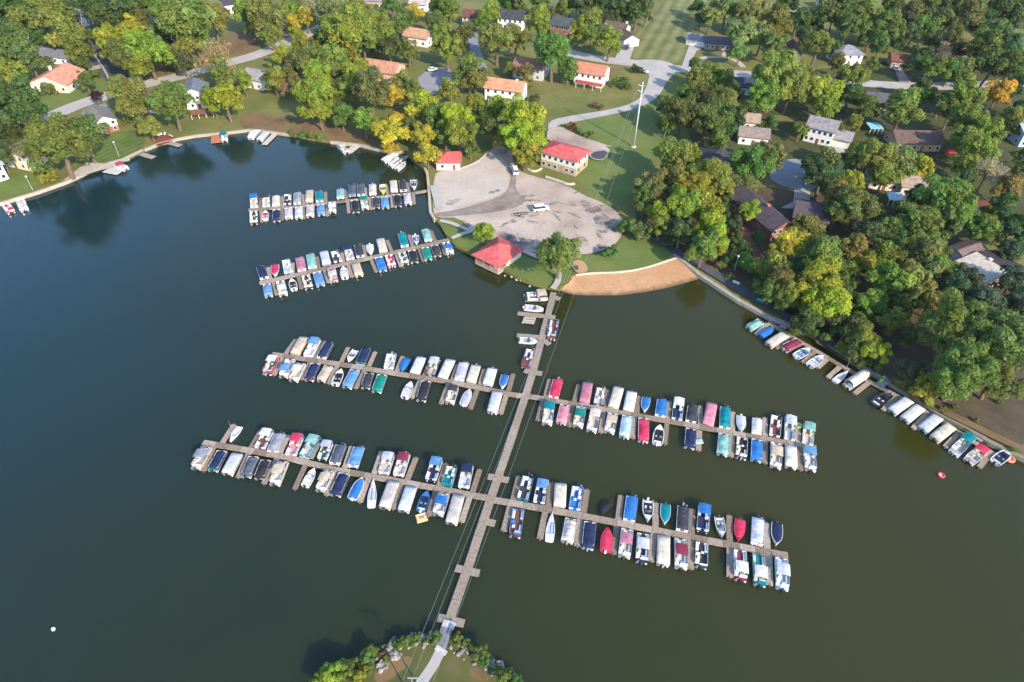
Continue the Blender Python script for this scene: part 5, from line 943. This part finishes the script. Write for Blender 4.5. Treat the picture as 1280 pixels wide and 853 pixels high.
# ------------------------------------------------------------------ riprap on the point
def rock_mesh(seed):
    rs = np.random.default_rng(seed); v = []; f = []
    for i, (z, r_) in enumerate(((-.5, .7), (0, 1.0), (.45, .75), (.6, .3))):
        for j in range(7): a = 2*math.pi*j/7+rs.normal()*.15; k_ = r_*rs.uniform(.75, 1.15); v.append((k_*math.cos(a), k_*math.sin(a)*.8, z+rs.normal()*.06))
    for i in range(3):
        for j in range(7): f.append((i*7+j, i*7+(j+1) % 7, (i+1)*7+(j+1) % 7, (i+1)*7+j))
    f.append(tuple(21+j for j in range(7))); return mesh('rock', v, f, M_rock)
ROCKS = [rock_mesh(i) for i in range(5)]
rp_ = []
for (cx, cy, sx, sy, n_) in ((450, 480, 35, 30, 16), (410, 560, 25, 35, 14), (610, 430, 60, 28, 30), (480, 500, 40, 25, 10), (840, 465, 35, 20, 14), (890, 490, 20, 20, 7), (1010, 555, 25, 30, 16), (1040, 590, 30, 20, 8), (930, 550, 20, 15, 4), (505, 515, 5, 5, 1), (850, 525, 5, 5, 1)):
    for _ in range(n_): rp_.append(ZB(cx+rng.normal()*sx, cy+rng.normal()*sy*.8))
for p in rp_:
    q = un(*p); z = GZ-.25 if inside((q.x, q.y), ISW) else .05
    if z < .2 and not any(math.hypot(q.x-a, q.y-b_) < 9 for a, b_ in ISW): continue
    s_ = float(np.clip(rng.lognormal(-1.0, .35), .22, .95)); g_ = rng.uniform(.75, 1.15)
    tag(obj('rock', random.choice(ROCKS), None, (q.x, q.y, z+.1*s_), rng.uniform(0, 6), (s_, s_, s_), (.27*g_, .245*g_, .215*g_)), ('small' if s_ < .33 else 'middling' if s_ < .5 else 'large')+(' dark' if g_ < .95 else ' pale')+' riprap rock '+('left' if p[0] < 550 else 'right')+' of the gangway on the grassy point', 'rock', 'riprap rocks on the point')
for (cx, cy, n_) in ((440, 590, 8), (480, 605, 6), (275, 505, 4), (300, 1, 0)):
    for _ in range(n_):
        q = un(*Z6(cx+rng.normal()*22, cy+rng.normal()*8)); s_ = rng.uniform(.25, .6)
        tag(obj('rock', random.choice(ROCKS), None, (q.x, q.y, .6), rng.uniform(0, 6), (s_, s_, s_), (.42, .38, .33)), 'pale rock along the bank below the red pavilion', 'rock', 'rocks below the pavilion')
sheet('bare_soil', ragged([ZB(*p) for p in ((360, 600), (440, 540), (560, 500), (580, 540), (480, 620), (400, 680))], 1), M_dirt, z=GZ-.235)
sheet('bare_soil', ragged([ZB(*p) for p in ((870, 560), (960, 580), (1010, 640), (900, 640))], 1), M_dirt, z=GZ-.23)

# ------------------------------------------------------------------ air
mt = bpy.data.materials.new('haze_air'); mt.use_nodes = True; n = mt.node_tree; n.nodes.clear(); out = n.nodes.new('ShaderNodeOutputMaterial'); pv_ = n.nodes.new('ShaderNodeVolumePrincipled')
pv_.inputs['Color'].default_value = (.93, .96, 1, 1); pv_.inputs['Density'].default_value = .00003; pv_.inputs['Anisotropy'].default_value = .2; n.links.new(pv_.outputs[0], out.inputs['Volume'])
hz = obj('haze', MB().box(-1600, 1600, -1000, 1600, -4.5, 126).me('haze', mt), kind='stuff'); hz['label'] = 'thin pale haze in the air over lake and houses'
